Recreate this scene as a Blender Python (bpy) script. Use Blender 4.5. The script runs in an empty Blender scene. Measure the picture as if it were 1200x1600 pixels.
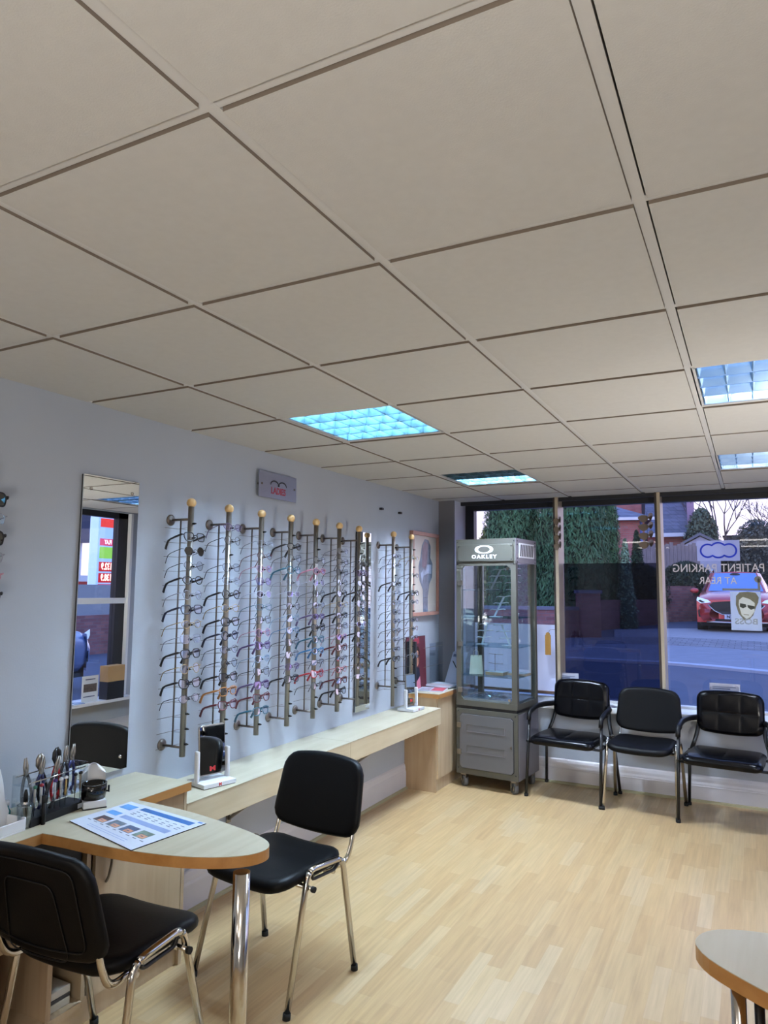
import bpy, bmesh, math, random
from mathutils import Vector, Matrix
random.seed(7)
PI = math.pi
COL = bpy.context.scene.collection
SC = bpy.context.scene

# ------------------------------------------------------------------ camera
F_PX, YAW, PITCH, ROLL = 1105.32, 0.4788, 0.1057, 0.0084
EYE = Vector((2.5452, 0.0, 1.6))
_cy, _sy, _cp, _sp = math.cos(YAW), math.sin(YAW), math.cos(PITCH), math.sin(PITCH)
FW = Vector((-_sy*_cp, _cy*_cp, _sp)); _r = Vector((_cy, _sy, 0)); _u = _r.cross(FW)
RT = _r*math.cos(ROLL) + _u*math.sin(ROLL); UP = -_r*math.sin(ROLL) + _u*math.cos(ROLL)
cam_d = bpy.data.cameras.new('camera'); cam = bpy.data.objects.new('camera', cam_d); COL.objects.link(cam)
cam_d.sensor_fit = 'VERTICAL'; cam_d.sensor_height = 36; cam_d.lens = F_PX*36/1600
cam_d.clip_start = 0.05; cam_d.clip_end = 400
M = Matrix((RT, UP, -FW)).transposed().to_4x4(); M.translation = EYE; cam.matrix_world = M
SC.camera = cam

def pt(px, py, d):
    """where a point of the street seen at a pixel stands, d metres ahead"""
    return EYE + (RT*((px-600)/F_PX) + UP*((800-py)/F_PX) + FW)*d
def gz(x, y):
    t = min(1, max(0, (x-3.2)/2.3)); t = t*t*(3-2*t)
    return (0.08+0.0278*y)*(1-t)
def pg(px, py):
    d = RT*((px-600)/F_PX) + UP*((800-py)/F_PX) + FW
    t = (0.08+0.0278*EYE.y-EYE.z)/(d.z-0.0278*d.y)
    return EYE + d*t

# ------------------------------------------------------------------ materials
def s2l(v):
    v /= 255.0
    return v/12.92 if v <= 0.04045 else ((v+0.055)/1.055)**2.4
def rgb(*c): return (s2l(c[0]), s2l(c[1]), s2l(c[2]), 1)
MATS = {}
def mat(name, col, rough=0.5, metal=0.0, var=0.06, scale=8.0, bump=0.0, bscale=60, emit=None, estr=0, coat=0, spec=None, stretch=(1,1,1)):
    m = bpy.data.materials.new(name); m.use_nodes = True; nt = m.node_tree; N = nt.nodes; L = nt.links
    b = N['Principled BSDF']; b.inputs['Roughness'].default_value = rough; b.inputs['Metallic'].default_value = metal
    if spec is not None: b.inputs['Specular IOR Level'].default_value = spec
    if coat: b.inputs['Coat Weight'].default_value = coat; b.inputs['Coat Roughness'].default_value = 0.1
    c = rgb(*col)
    tc = N.new('ShaderNodeTexCoord'); mp = N.new('ShaderNodeMapping'); mp.inputs['Scale'].default_value = stretch
    L.new(tc.outputs['Object'], mp.inputs[0])
    nz = N.new('ShaderNodeTexNoise'); nz.inputs['Scale'].default_value = scale; nz.inputs['Detail'].default_value = 3
    L.new(mp.outputs[0], nz.inputs['Vector'])
    mx = N.new('ShaderNodeMix'); mx.data_type = 'RGBA'
    mx.inputs[6].default_value = tuple(max(0, x*(1-var*1.6)) for x in c[:3])+(1,)
    mx.inputs[7].default_value = tuple(min(1, x*(1+var*1.6)) for x in c[:3])+(1,)
    L.new(nz.outputs[0], mx.inputs[0]); L.new(mx.outputs[2], b.inputs['Base Color'])
    if bump:
        n2 = N.new('ShaderNodeTexNoise'); n2.inputs['Scale'].default_value = bscale; n2.inputs['Detail'].default_value = 4
        L.new(mp.outputs[0], n2.inputs['Vector'])
        bp = N.new('ShaderNodeBump'); bp.inputs['Strength'].default_value = bump; bp.inputs['Distance'].default_value = 0.01
        L.new(n2.outputs[0], bp.inputs['Height']); L.new(bp.outputs[0], b.inputs['Normal'])
    if emit:
        b.inputs['Emission Color'].default_value = rgb(*emit); b.inputs['Emission Strength'].default_value = estr
    MATS[name] = m
    return m
def wood(name, a, b_, axis='Y', rough=0.38, scale=1.0):
    m = bpy.data.materials.new(name); m.use_nodes = True; nt = m.node_tree; N = nt.nodes; L = nt.links
    bs = N['Principled BSDF']; bs.inputs['Roughness'].default_value = rough
    tc = N.new('ShaderNodeTexCoord'); mp = N.new('ShaderNodeMapping')
    s = [14*scale]*3; s['XYZ'.index(axis)] = 1.2*scale; mp.inputs['Scale'].default_value = s
    L.new(tc.outputs['Object'], mp.inputs[0])
    n1 = N.new('ShaderNodeTexNoise'); n1.inputs['Scale'].default_value = 1.6; n1.inputs['Detail'].default_value = 6; n1.inputs['Distortion'].default_value = 0.6
    L.new(mp.outputs[0], n1.inputs['Vector'])
    n2 = N.new('ShaderNodeTexNoise'); n2.inputs['Scale'].default_value = 3.0*scale; L.new(tc.outputs['Object'], n2.inputs['Vector'])
    ad = N.new('ShaderNodeMath'); ad.operation = 'ADD'; L.new(n1.outputs[0], ad.inputs[0]); L.new(n2.outputs[0], ad.inputs[1])
    cr = N.new('ShaderNodeValToRGB'); cr.color_ramp.elements[0].position = 0.75; cr.color_ramp.elements[1].position = 1.25
    mr = N.new('ShaderNodeMath'); mr.operation = 'MULTIPLY'; mr.inputs[1].default_value = 0.5; L.new(ad.outputs[0], mr.inputs[0])
    cr.color_ramp.elements[0].position = 0.36; cr.color_ramp.elements[1].position = 0.64
    cr.color_ramp.elements[0].color = rgb(*a); cr.color_ramp.elements[1].color = rgb(*b_)
    L.new(mr.outputs[0], cr.inputs[0]); L.new(cr.outputs[0], bs.inputs['Base Color'])
    MATS[name] = m
    return m
def glass(name, tint=(255,255,255), refl=0.06, rough=0.0, rcol=(255,255,255), fres=True):
    m = bpy.data.materials.new(name); m.use_nodes = True; nt = m.node_tree; N = nt.nodes; L = nt.links
    N.remove(N['Principled BSDF']); out = N['Material Output']
    t = N.new('ShaderNodeBsdfTransparent'); t.inputs[0].default_value = rgb(*tint)
    g = N.new('ShaderNodeBsdfGlossy'); g.inputs['Roughness'].default_value = rough; g.inputs[0].default_value = rgb(*rcol)
    mx = N.new('ShaderNodeMixShader')
    if fres:
        lw = N.new('ShaderNodeLayerWeight'); lw.inputs[0].default_value = 0.25
        ma = N.new('ShaderNodeMath'); ma.operation = 'MULTIPLY_ADD'; ma.inputs[1].default_value = 0.35; ma.inputs[2].default_value = refl
        L.new(lw.outputs['Fresnel'], ma.inputs[0]); L.new(ma.outputs[0], mx.inputs[0])
    else: mx.inputs[0].default_value = refl
    L.new(t.outputs[0], mx.inputs[1]); L.new(g.outputs[0], mx.inputs[2]); L.new(mx.outputs[0], out.inputs[0])
    MATS[name] = m
    return m
def film(name, col, alpha):
    """thin printed film on glass: part colour, part see-through"""
    m = bpy.data.materials.new(name); m.use_nodes = True; nt = m.node_tree; N = nt.nodes; L = nt.links
    N.remove(N['Principled BSDF']); out = N['Material Output']
    t = N.new('ShaderNodeBsdfTransparent'); d = N.new('ShaderNodeBsdfDiffuse'); tr = N.new('ShaderNodeBsdfTranslucent')
    d.inputs[0].default_value = rgb(*col); tr.inputs[0].default_value = rgb(*col)
    m1 = N.new('ShaderNodeMixShader'); m1.inputs[0].default_value = 0.8; L.new(d.outputs[0], m1.inputs[1]); L.new(tr.outputs[0], m1.inputs[2])
    m2 = N.new('ShaderNodeMixShader'); m2.inputs[0].default_value = alpha; L.new(t.outputs[0], m2.inputs[1]); L.new(m1.outputs[0], m2.inputs[2])
    L.new(m2.outputs[0], out.inputs[0]); MATS[name] = m
    return m
def emis(name, col, s):
    m = bpy.data.materials.new(name); m.use_nodes = True; nt = m.node_tree; N = nt.nodes; L = nt.links
    N.remove(N['Principled BSDF']); e = N.new('ShaderNodeEmission'); e.inputs[0].default_value = rgb(*col); e.inputs[1].default_value = s
    L.new(e.outputs[0], N['Material Output'].inputs[0]); MATS[name] = m
    return m
def bricks(name, c1, c2, mortar, sx=0.23, sy=0.075, axis='XZ'):
    m = bpy.data.materials.new(name); m.use_nodes = True; nt = m.node_tree; N = nt.nodes; L = nt.links
    bs = N['Principled BSDF']; bs.inputs['Roughness'].default_value = 0.9
    tc = N.new('ShaderNodeTexCoord'); sp = N.new('ShaderNodeSeparateXYZ'); L.new(tc.outputs['Object'], sp.inputs[0])
    ad = N.new('ShaderNodeMath'); ad.operation = 'ADD'; cb = N.new('ShaderNodeCombineXYZ')
    if axis == 'XZ':
        L.new(sp.outputs[0], ad.inputs[0]); L.new(sp.outputs[1], ad.inputs[1]); L.new(ad.outputs[0], cb.inputs[0]); L.new(sp.outputs[2], cb.inputs[1])
    else:
        L.new(sp.outputs[0], cb.inputs[0]); L.new(sp.outputs[1], cb.inputs[1])
    br = N.new('ShaderNodeTexBrick'); L.new(cb.outputs[0], br.inputs['Vector']); br.inputs['Scale'].default_value = 1
    br.inputs['Brick Width'].default_value = sx; br.inputs['Row Height'].default_value = sy; br.inputs['Mortar Size'].default_value = 0.006
    br.inputs['Color1'].default_value = rgb(*c1); br.inputs['Color2'].default_value = rgb(*c2); br.inputs['Mortar'].default_value = rgb(*mortar)
    nz = N.new('ShaderNodeTexNoise'); nz.inputs['Scale'].default_value = 2.5; L.new(tc.outputs['Object'], nz.inputs['Vector'])
    mx = N.new('ShaderNodeMix'); mx.data_type = 'RGBA'; mx.blend_type = 'MULTIPLY'; mx.inputs[0].default_value = 0.5
    L.new(br.outputs[0], mx.inputs[6]); L.new(nz.outputs[0], mx.inputs[7]); L.new(mx.outputs[2], bs.inputs['Base Color'])
    MATS[name] = m
    return m

# ------------------------------------------------------------------ mesh builder
class MB:
    def __init__(s): s.v = []; s.f = []; s.m = []; s.sm = []; s.cur = 0; s.smooth = False; s.mats = []
    def use(s, m, smooth=None):
        if m not in s.mats: s.mats.append(m)
        s.cur = s.mats.index(m)
        if smooth is not None: s.smooth = smooth
        return s
    def face(s, idx, smooth=None):
        s.f.append(tuple(idx)); s.m.append(s.cur); s.sm.append(s.smooth if smooth is None else smooth)
    def poly(s, pts):
        n = len(s.v); s.v += [tuple(p) for p in pts]; s.face(range(n, n+len(pts)), False); return s
    def box(s, x0, x1, y0, y1, z0, z1, T=None):
        n = len(s.v); P = [(x0,y0,z0),(x1,y0,z0),(x1,y1,z0),(x0,y1,z0),(x0,y0,z1),(x1,y0,z1),(x1,y1,z1),(x0,y1,z1)]
        if T is not None: P = [tuple(T @ Vector(p)) for p in P]
        s.v += P
        for q in ((0,3,2,1),(4,5,6,7),(0,1,5,4),(1,2,6,5),(2,3,7,6),(3,0,4,7)): s.face([n+i for i in q], False)
        return s
    def prism(s, poly, z0, z1, T=None, smooth=False):
        """poly in xy, extruded along z, T maps to place"""
        n = len(s.v); k = len(poly)
        P = [(x,y,z0) for x,y in poly]+[(x,y,z1) for x,y in poly]
        if T is not None: P = [tuple(T @ Vector(p)) for p in P]
        s.v += P
        s.face([n+i for i in range(k)][::-1], False); s.face([n+k+i for i in range(k)], False)
        for i in range(k):
            j = (i+1) % k; s.face([n+i, n+j, n+k+j, n+k+i], smooth)
        return s
    def tube(s, pts, r, seg=8, closed=False, caps=True, smooth=True, flat=1.0):
        pts = [Vector(p) for p in pts]; k = len(pts); rs = r if isinstance(r, (list, tuple)) else [r]*k
        n = len(s.v); up = None
        for i, p in enumerate(pts):
            if closed: t = (pts[(i+1) % k]-pts[i-1])
            else: t = pts[min(i+1, k-1)]-pts[max(i-1, 0)]
            t = t.normalized() if t.length > 1e-9 else Vector((0,0,1))
            if up is None: up = Vector((0,0,1)) if abs(t.z) < 0.9 else Vector((1,0,0))
            a = t.cross(up)
            if a.length < 1e-6: a = t.cross(Vector((1,0,0)))
            a.normalize(); b = a.cross(t).normalized(); up = b
            for j in range(seg):
                an = 2*PI*j/seg; s.v.append(tuple(p+a*math.cos(an)*rs[i]*flat+b*math.sin(an)*rs[i]))
        m = k if closed else k-1
        for i in range(m):
            i2 = (i+1) % k
            for j in range(seg):
                j2 = (j+1) % seg; s.face([n+i*seg+j, n+i*seg+j2, n+i2*seg+j2, n+i2*seg+j], smooth)
        if caps and not closed:
            s.face([n+j for j in range(seg)][::-1], False); s.face([n+(k-1)*seg+j for j in range(seg)], False)
        return s
    def lathe(s, prof, seg=16, T=None, smooth=True):
        n = len(s.v); P = []
        for r, z in prof:
            for j in range(seg):
                a = 2*PI*j/seg; P.append((r*math.cos(a), r*math.sin(a), z))
        if T is not None: P = [tuple(T @ Vector(p)) for p in P]
        s.v += P
        for i in range(len(prof)-1):
            for j in range(seg):
                j2 = (j+1) % seg; s.face([n+i*seg+j, n+i*seg+j2, n+(i+1)*seg+j2, n+(i+1)*seg+j], smooth)
        if prof[0][0] > 1e-6: s.face([n+j for j in range(seg)][::-1], False)
        if prof[-1][0] > 1e-6: s.face([n+(len(prof)-1)*seg+j for j in range(seg)], False)
        return s
    def ball(s, c, r, seg=12, rings=8, sc=(1,1,1)):
        T = Matrix.Translation(Vector(c)) @ Matrix.Diagonal((sc[0], sc[1], sc[2], 1))
        return s.lathe([(max(1e-7, r*math.sin(PI*i/rings)), -r*math.cos(PI*i/rings)) for i in range(rings+1)], seg, T)
    def grid(s, nu, nv, fn, smooth=True, flip=False):
        n = len(s.v)
        for i in range(nu+1):
            for j in range(nv+1): s.v.append(tuple(fn(i/nu, j/nv)))
        for i in range(nu):
            for j in range(nv):
                q = [n+i*(nv+1)+j, n+(i+1)*(nv+1)+j, n+(i+1)*(nv+1)+j+1, n+i*(nv+1)+j+1]
                s.face(q[::-1] if flip else q, smooth)
        return s
    def pad(s, w, h, th, rad=0.05, crown=None, deform=None, rings=10, n=56, edge=0.012, power=None):
        """cushion: rounded rectangle outline (w x h), thickness th, soft edge; deform maps (x,y,z)"""
        def outline(t, k):
            hw, hh = w/2*k, h/2*k; r = min(rad*k+0.0001, hw, hh)
            per = [(hw-r)*2, PI*r/2, (hh-r)*2, PI*r/2]*2; tot = sum(per); d = t*tot
            segs = [((-hw+r, -hh), (1,0)), ('c', hw-r, -hh+r, -PI/2), ((hw, -hh+r), (0,1)), ('c', hw-r, hh-r, 0), ((hw-r, hh), (-1,0)), ('c', -hw+r, hh-r, PI/2), ((-hw, hh-r), (0,-1)), ('c', -hw+r, -hh+r, PI)]
            for sg, L_ in zip(segs, per):
                if d <= L_+1e-9:
                    if sg[0] == 'c': a = sg[3]+d/max(r,1e-9); return sg[1]+r*math.cos(a), sg[2]+r*math.sin(a)
                    return sg[0][0]+sg[1][0]*d, sg[0][1]+sg[1][1]*d
                d -= L_
            return -hw+r, -hh
        D = deform or (lambda x, y, z: (x, y, z)); base = len(s.v); rows = []
        inset = min(edge, th/2)
        prof = []
        ks = [i/rings for i in range(rings+1)]
        kmax = 1-2*inset/min(w, h)
        for k in ks: prof.append((max(k*kmax, 0.001), 1, k))
        for a in (30, 60, 90): prof.append((kmax+(1-kmax)*math.sin(math.radians(a)), math.cos(math.radians(a)), 1))
        top = prof; bot = [(p[0], -p[1], p[2]) for p in prof[::-1]][1:]
        for k, zz, kk in top+bot:
            row = []
            for i in range(n):
                x, y = outline(i/n, k); z = (th/2-inset)*(1 if zz > 0 else -1 if zz < 0 else 0)+inset*zz
                if crown and zz > 0.99: z += crown(x/(w/2), y/(h/2))
                row.append(len(s.v)); s.v.append(tuple(D(x, y, z)))
            rows.append(row)
        for a, b in zip(rows, rows[1:]):
            for i in range(n): j = (i+1) % n; s.face([a[i], b[i], b[j], a[j]], True)
        s.face(rows[0][::1], True); s.face(rows[-1][::-1], True)
        return s
    def build(s, name, m=None, parent=None, bevel=0, loc=None, rot=None, link=True):
        me = bpy.data.meshes.new(name); me.from_pydata(s.v, [], s.f)
        ms = s.mats if s.mats else [m]
        for x in ms: me.materials.append(x)
        if s.mats: me.polygons.foreach_set('material_index', s.m)
        me.polygons.foreach_set('use_smooth', s.sm)
        me.update()
        o = bpy.data.objects.new(name, me)
        if link: COL.objects.link(o)
        if parent: o.parent = parent
        if loc is not None: o.location = loc
        if rot is not None: o.rotation_euler = rot
        if bevel:
            b = o.modifiers.new('soft_edges', 'BEVEL'); b.width = bevel; b.segments = 2; b.limit_method = 'ANGLE'; b.angle_limit = math.radians(40)
        return o

def tag(o, label, cat, group=None, kind=None):
    o['label'] = label; o['category'] = cat
    if group: o['group'] = group
    if kind: o['kind'] = kind
    return o
def thing(name, label, cat, loc=(0,0,0), rz=0, group=None):
    o = bpy.data.objects.new(name, None); COL.objects.link(o); o.empty_display_size = 0.1
    o.location = loc; o.rotation_euler = (0, 0, rz); return tag(o, label, cat, group)
def struct(name, mb, m=None, label=None, cat=None, parent=None, bevel=0):
    o = mb.build(name, m, parent, bevel)
    if not parent:
        o['kind'] = 'structure'
        if label: o['label'] = label; o['category'] = cat
    return o
def fillet(pts, r, n=5):
    pts = [Vector(p) for p in pts]; out = [pts[0]]
    for i in range(1, len(pts)-1):
        a, b, c = pts[i-1], pts[i], pts[i+1]; d1 = (a-b); d2 = (c-b); rr = min(r, d1.length*0.49, d2.length*0.49)
        p1 = b+d1.normalized()*rr; p2 = b+d2.normalized()*rr
        for k in range(n+1):
            t = k/n; out.append((1-t)**2*p1+2*t*(1-t)*b+t*t*p2)
    out.append(pts[-1]); return out
def text(body, size, m, name, parent=None, T=None, extrude=0.0008, align='CENTER', fat=0.0, xs=1.0, sx=1.0, font_space=1.0):
    cu = bpy.data.curves.new(name, 'FONT'); cu.body = body; cu.size = size; cu.align_x = align; cu.align_y = 'CENTER'
    cu.extrude = extrude; cu.offset = fat; cu.space_character = font_space; cu.resolution_u = 3
    tmp = bpy.data.objects.new(name+'_tmp', cu); COL.objects.link(tmp)
    dg = bpy.context.evaluated_depsgraph_get(); me = bpy.data.meshes.new_from_object(tmp.evaluated_get(dg))
    bpy.data.objects.remove(tmp); bpy.data.curves.remove(cu)
    S = Matrix.Diagonal((sx, 1, 1, 1)); me.transform((T if T is not None else Matrix.Identity(4)) @ S)
    me.materials.clear(); me.materials.append(m)
    o = bpy.data.objects.new(name, me); COL.objects.link(o)
    if parent: o.parent = parent
    return o
def frameM(o, ex, ey, ez=None):
    ex = Vector(ex).normalized(); ey = Vector(ey).normalized(); ez = Vector(ez) if ez else ex.cross(ey)
    m = Matrix((ex, ey, ez)).transposed().to_4x4(); m.translation = Vector(o); return m

# ------------------------------------------------------------------ palette
M_ceil = mat('ceiling_tile', (198,197,194), 0.95, var=0.03, scale=40, bump=0.08, bscale=300)
M_grid = mat('ceiling_grid_metal', (206,206,206), 0.55, var=0.02)
M_gap = mat('ceiling_void', (70,64,58), 1.0)
M_wall = mat('wall_paint', (170,177,188), 0.85, var=0.035, scale=2.5, bump=0.05, bscale=150)
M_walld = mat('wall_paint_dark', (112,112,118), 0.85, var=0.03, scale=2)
M_white = mat('white_gloss', (232,234,238), 0.4, var=0.02)
M_reveal = mat('reveal_white', (206,210,222), 0.7, var=0.03)
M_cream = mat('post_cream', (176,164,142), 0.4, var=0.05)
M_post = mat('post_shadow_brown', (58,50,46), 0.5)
M_dark = mat('dark_frame', (26,27,33), 0.45)
M_skirt = mat('skirting_white', (206,204,208), 0.45, var=0.03)
M_quad = mat('quadrant_strip', (170,164,130), 0.5)
M_maple = wood('maple_pale', (178,168,142), (194,186,164), 'Y')
M_maple2 = wood('maple_front', (190,172,140), (205,190,160), 'Y')
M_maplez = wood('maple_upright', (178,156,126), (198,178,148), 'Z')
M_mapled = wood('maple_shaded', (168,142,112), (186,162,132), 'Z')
M_edge = wood('edge_band_orange', (168,118,66), (190,140,84), 'Y', 0.35)
M_black = mat('black_leather', (6,6,8), 0.46, var=0.1, bump=0.05, bscale=180, spec=.18)
M_blackg = mat('black_glossy_leather', (5,5,8), 0.22, spec=.25, var=0.1, bump=0.04, bscale=120)
M_plast = mat('black_plastic', (13,13,15), 0.45, spec=.35)
M_blackm = mat('black_metal', (14,14,16), 0.35)
M_rub = mat('rubber', (18,18,18), 0.8)
M_chrome = mat('chrome', (205,200,192), 0.12, 1.0, var=0.01)
M_steel = mat('brushed_steel', (150,143,134), 0.38, 1.0, var=0.06)
M_steeld = mat('dull_steel', (120,112,106), 0.4, 1.0, var=0.06)
M_ball = wood('beech_ball', (196,156,100), (216,180,126), 'Z', 0.4, 4)
M_mirror = mat('mirror_silver', (238,242,240), 0.0, 1.0, var=0.0)
M_glass = glass('window_glass', (250,252,255), 0.02)
M_cglass = glass('cabinet_glass', (244,250,252), 0.04)
M_shelfg = glass('shelf_glass', (205,226,232), 0.12)
M_acry = glass('acrylic', (240,244,246), 0.05)
M_lens = glass('demo_lens', (232,236,246), 0.10)
M_lensp = glass('demo_lens_purple', (232,226,246), 0.15, rcol=(222,205,255))
M_lensb = glass('sun_lens', (16,16,20), 0.12)
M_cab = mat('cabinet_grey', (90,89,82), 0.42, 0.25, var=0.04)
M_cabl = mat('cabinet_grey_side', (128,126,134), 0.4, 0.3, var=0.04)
M_cabd = mat('cabinet_door_grey', (104,104,106), 0.4, 0.2, var=0.03)
M_paper = mat('paper_white', (200,206,220), 0.6, var=0.02)
M_wplast = mat('white_plastic', (226,228,232), 0.35, var=0.015)
M_letter = mat('white_lettering', (236,238,240), 0.4, var=0.01)

# floor: strips of pale laminate running to the window
def floor_mat():
    m = bpy.data.materials.new('laminate_floor'); m.use_nodes = True; nt = m.node_tree; N = nt.nodes; L = nt.links
    bs = N['Principled BSDF']; bs.inputs['Roughness'].default_value = 0.33; bs.inputs['Specular IOR Level'].default_value = 0.45
    tc = N.new('ShaderNodeTexCoord'); sp = N.new('ShaderNodeSeparateXYZ'); L.new(tc.outputs['Object'], sp.inputs[0])
    def mth(op, a, b=None, c=None):
        n = N.new('ShaderNodeMath'); n.operation = op
        for i, x in enumerate((a, b, c)):
            if x is None: continue
            if isinstance(x, (int, float)): n.inputs[i].default_value = x
            else: L.new(x, n.inputs[i])
        return n.outputs[0]
    u = mth('DIVIDE', sp.outputs[0], 0.064); row = mth('FLOOR', u)
    wn = N.new('ShaderNodeTexWhiteNoise'); wn.noise_dimensions = '1D'; L.new(row, wn.inputs['W'])
    v = mth('ADD', mth('DIVIDE', sp.outputs[1], 0.42), mth('MULTIPLY', wn.outputs[0], 7)); cell = mth('FLOOR', v)
    cb = N.new('ShaderNodeCombineXYZ'); L.new(row, cb.inputs[0]); L.new(cell, cb.inputs[1])
    w2 = N.new('ShaderNodeTexWhiteNoise'); w2.noise_dimensions = '2D'; L.new(cb.outputs[0], w2.inputs['Vector'])
    cr = N.new('ShaderNodeValToRGB'); e = cr.color_ramp.elements
    e[0].position = 0; e[0].color = rgb(174,144,102); e[1].position = 1; e[1].color = rgb(187,163,126)
    x = e.new(0.35); x.color = rgb(181,152,109); x = e.new(0.75); x.color = rgb(185,158,116)
    L.new(w2.outputs[0], cr.inputs[0])
    mp = N.new('ShaderNodeMapping'); mp.inputs['Scale'].default_value = (60, 3, 1); L.new(tc.outputs['Object'], mp.inputs[0])
    nz = N.new('ShaderNodeTexNoise'); nz.inputs['Scale'].default_value = 1; nz.inputs['Detail'].default_value = 5; L.new(mp.outputs[0], nz.inputs['Vector'])
    mx = N.new('ShaderNodeMix'); mx.data_type = 'RGBA'; mx.blend_type = 'OVERLAY'; mx.inputs[0].default_value = 0.28
    L.new(cr.outputs[0], mx.inputs[6]); L.new(nz.outputs[0], mx.inputs[7])
    fu = mth('FRACT', u); fv = mth('FRACT', v)
    s1 = mth('LESS_THAN', fu, 0.03); s2 = mth('LESS_THAN', fv, 0.006); s = mth('MULTIPLY', mth('MAXIMUM', s1, s2), 0.22)
    m2 = N.new('ShaderNodeMix'); m2.data_type = 'RGBA'; m2.inputs[7].default_value = rgb(150,122,92); L.new(s, m2.inputs[0]); L.new(mx.outputs[2], m2.inputs[6])
    L.new(m2.outputs[2], bs.inputs['Base Color'])
    return m
M_floor = floor_mat()

# ------------------------------------------------------------------ room shell
RX, Y0, YF, HC = 3.55, -3.5, 6.12, 2.4
struct('floor', MB().box(-0.05, RX+0.05, Y0, 6.1, -0.06, 0), M_floor, 'pale laminate strip floor running towards the shop window', 'floor')
struct('wall_left', MB().box(-0.15, 0, Y0, 6.45, 0, HC), M_wall, 'grey painted left wall behind the spectacle poles', 'wall')
struct('wall_rear', MB().box(-0.15, RX+0.15, Y0-0.12, Y0, 0, HC+0.2), M_wall, 'grey rear wall behind the camera', 'wall')
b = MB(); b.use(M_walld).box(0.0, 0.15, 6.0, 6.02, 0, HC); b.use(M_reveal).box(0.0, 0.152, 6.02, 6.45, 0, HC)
struct('wall_return', b, label='narrow grey return wall and white reveal in the corner beside the window', cat='wall')
# wall below the shop window
struct('wall_front', MB().box(0.15, RX, 6.07, 6.45, 0, 0.60), M_wall, 'low grey wall under the shop window behind the waiting chairs', 'wall')
struct('trim_1', MB().box(0.15, RX, 6.02, 6.36, 0.60, 0.645), M_white, 'deep white window sill behind the waiting chairs', 'sill', bevel=0.006)
# right-hand wall with its own window (seen only in the tall mirror)
WY0, WY1, WZ0, WZ1 = 3.3, 5.49, 0.42, 2.32
b = MB(); b.box(RX, RX+0.2, Y0, WY0, 0, HC); b.box(RX, RX+0.2, WY1+0.16, 6.45, 0, HC); b.box(RX, RX+0.2, WY0, WY1+0.16, 0, WZ0-0.03); b.box(RX, RX+0.2, WY0, WY1+0.16, WZ1+0.06, HC)
struct('wall_right', b, M_wall, 'grey right wall holding the side window', 'wall')
t = MB(); t.use(M_white).box(RX-0.12, RX+0.15, WY0-0.05, WY1+0.18, WZ0-0.03, WZ0); t.box(RX-0.01, RX+0.2, WY1+0.13, WY1+0.16, WZ0, WZ1+0.06)
struct('trim_2', t, label='white sill of the side window seen in the tall mirror', cat='sill')
t = MB(); t.use(M_dark).box(RX+0.04, RX+0.12, WY1, WY1+0.13, WZ0, WZ1+0.06); t.box(RX+0.04, RX+0.12, WY0, WY1+0.13, WZ1, WZ1+0.06); t.box(RX+0.04, RX+0.12, WY0-0.03, WY0+0.03, WZ0, WZ1)
t.use(M_white).box(RX+0.02, RX+0.1, WY0, WY1+0.13, 1.40, 1.46)
w2 = struct('window_2', t, label='side window with dark frame and white rail, seen in the tall mirror', cat='window')
MB().box(RX+0.075, RX+0.081, WY0, WY1, WZ0, WZ1).build('glass_pane', M_glass, w2)
# ceiling: tegular tiles hanging below a tee grid
GX = [1.7697+0.6*i for i in range(-3, 4)]            # tee lines running towards the window
GY = [0.8461+0.6235*j for j in range(-7, 9)]         # cross tees
def cellx(i): return GX[i], GX[i+1]
lights_at = {}
b = MB(); b.use(M_gap).box(-0.1, RX+0.1, Y0, 6.5, HC+0.09, HC+0.12); b.use(mat('tile_edge_shade', (120,108,96), 0.95)); eix = b.cur; b.use(M_ceil)  # dark tile sides paint in the shadow lines beside the tees
xs = [0.0]+[g for g in GX if 0 < g < RX]+[RX]; ys = [Y0]+[g for g in GY if g > Y0]+[6.16]
LIT = []
for i in range(len(xs)-1):
    for j in range(len(ys)-1):
        x0, x1, y0, y1 = xs[i], xs[i+1], ys[j], ys[j+1]
        cx, cy = (x0+x1)/2, (y0+y1)/2
        jj = round((y0-0.8461)/0.6235)
        isx = abs(x0-0.5697) < 0.01 or abs(x0-2.3697) < 0.01
        if isx and jj in (3, 6, -2, -5) and y1-y0 > 0.5: LIT.append((x0, x1, y0, y1, jj)); continue
        if x1-x0 < 0.05: continue
        e0 = 0.0 if i == 0 else 0.017; e1 = 0.0 if i == len(xs)-2 else 0.013
        f0 = 0.0 if j == 0 else 0.014; f1 = 0.0 if j == len(ys)-2 else 0.012
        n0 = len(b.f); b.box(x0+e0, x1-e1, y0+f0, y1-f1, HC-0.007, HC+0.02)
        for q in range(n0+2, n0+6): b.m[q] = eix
struct('ceiling', b, label='suspended ceiling of square cream tiles', cat='ceiling')
b = MB()
for g in xs[1:-1]: b.box(g-0.012, g+0.012, Y0, 6.16, HC, HC+0.03)
for g in ys[1:-1]: b.box(0, RX, g-0.012, g+0.012, HC+0.0005, HC+0.03)
b.box(0, 0.004, Y0, 6.0, HC-0.004, HC+0.03)
struct('trim_3', b, M_grid, 'pale metal grid between the ceiling tiles', 'ceiling grid')
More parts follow.
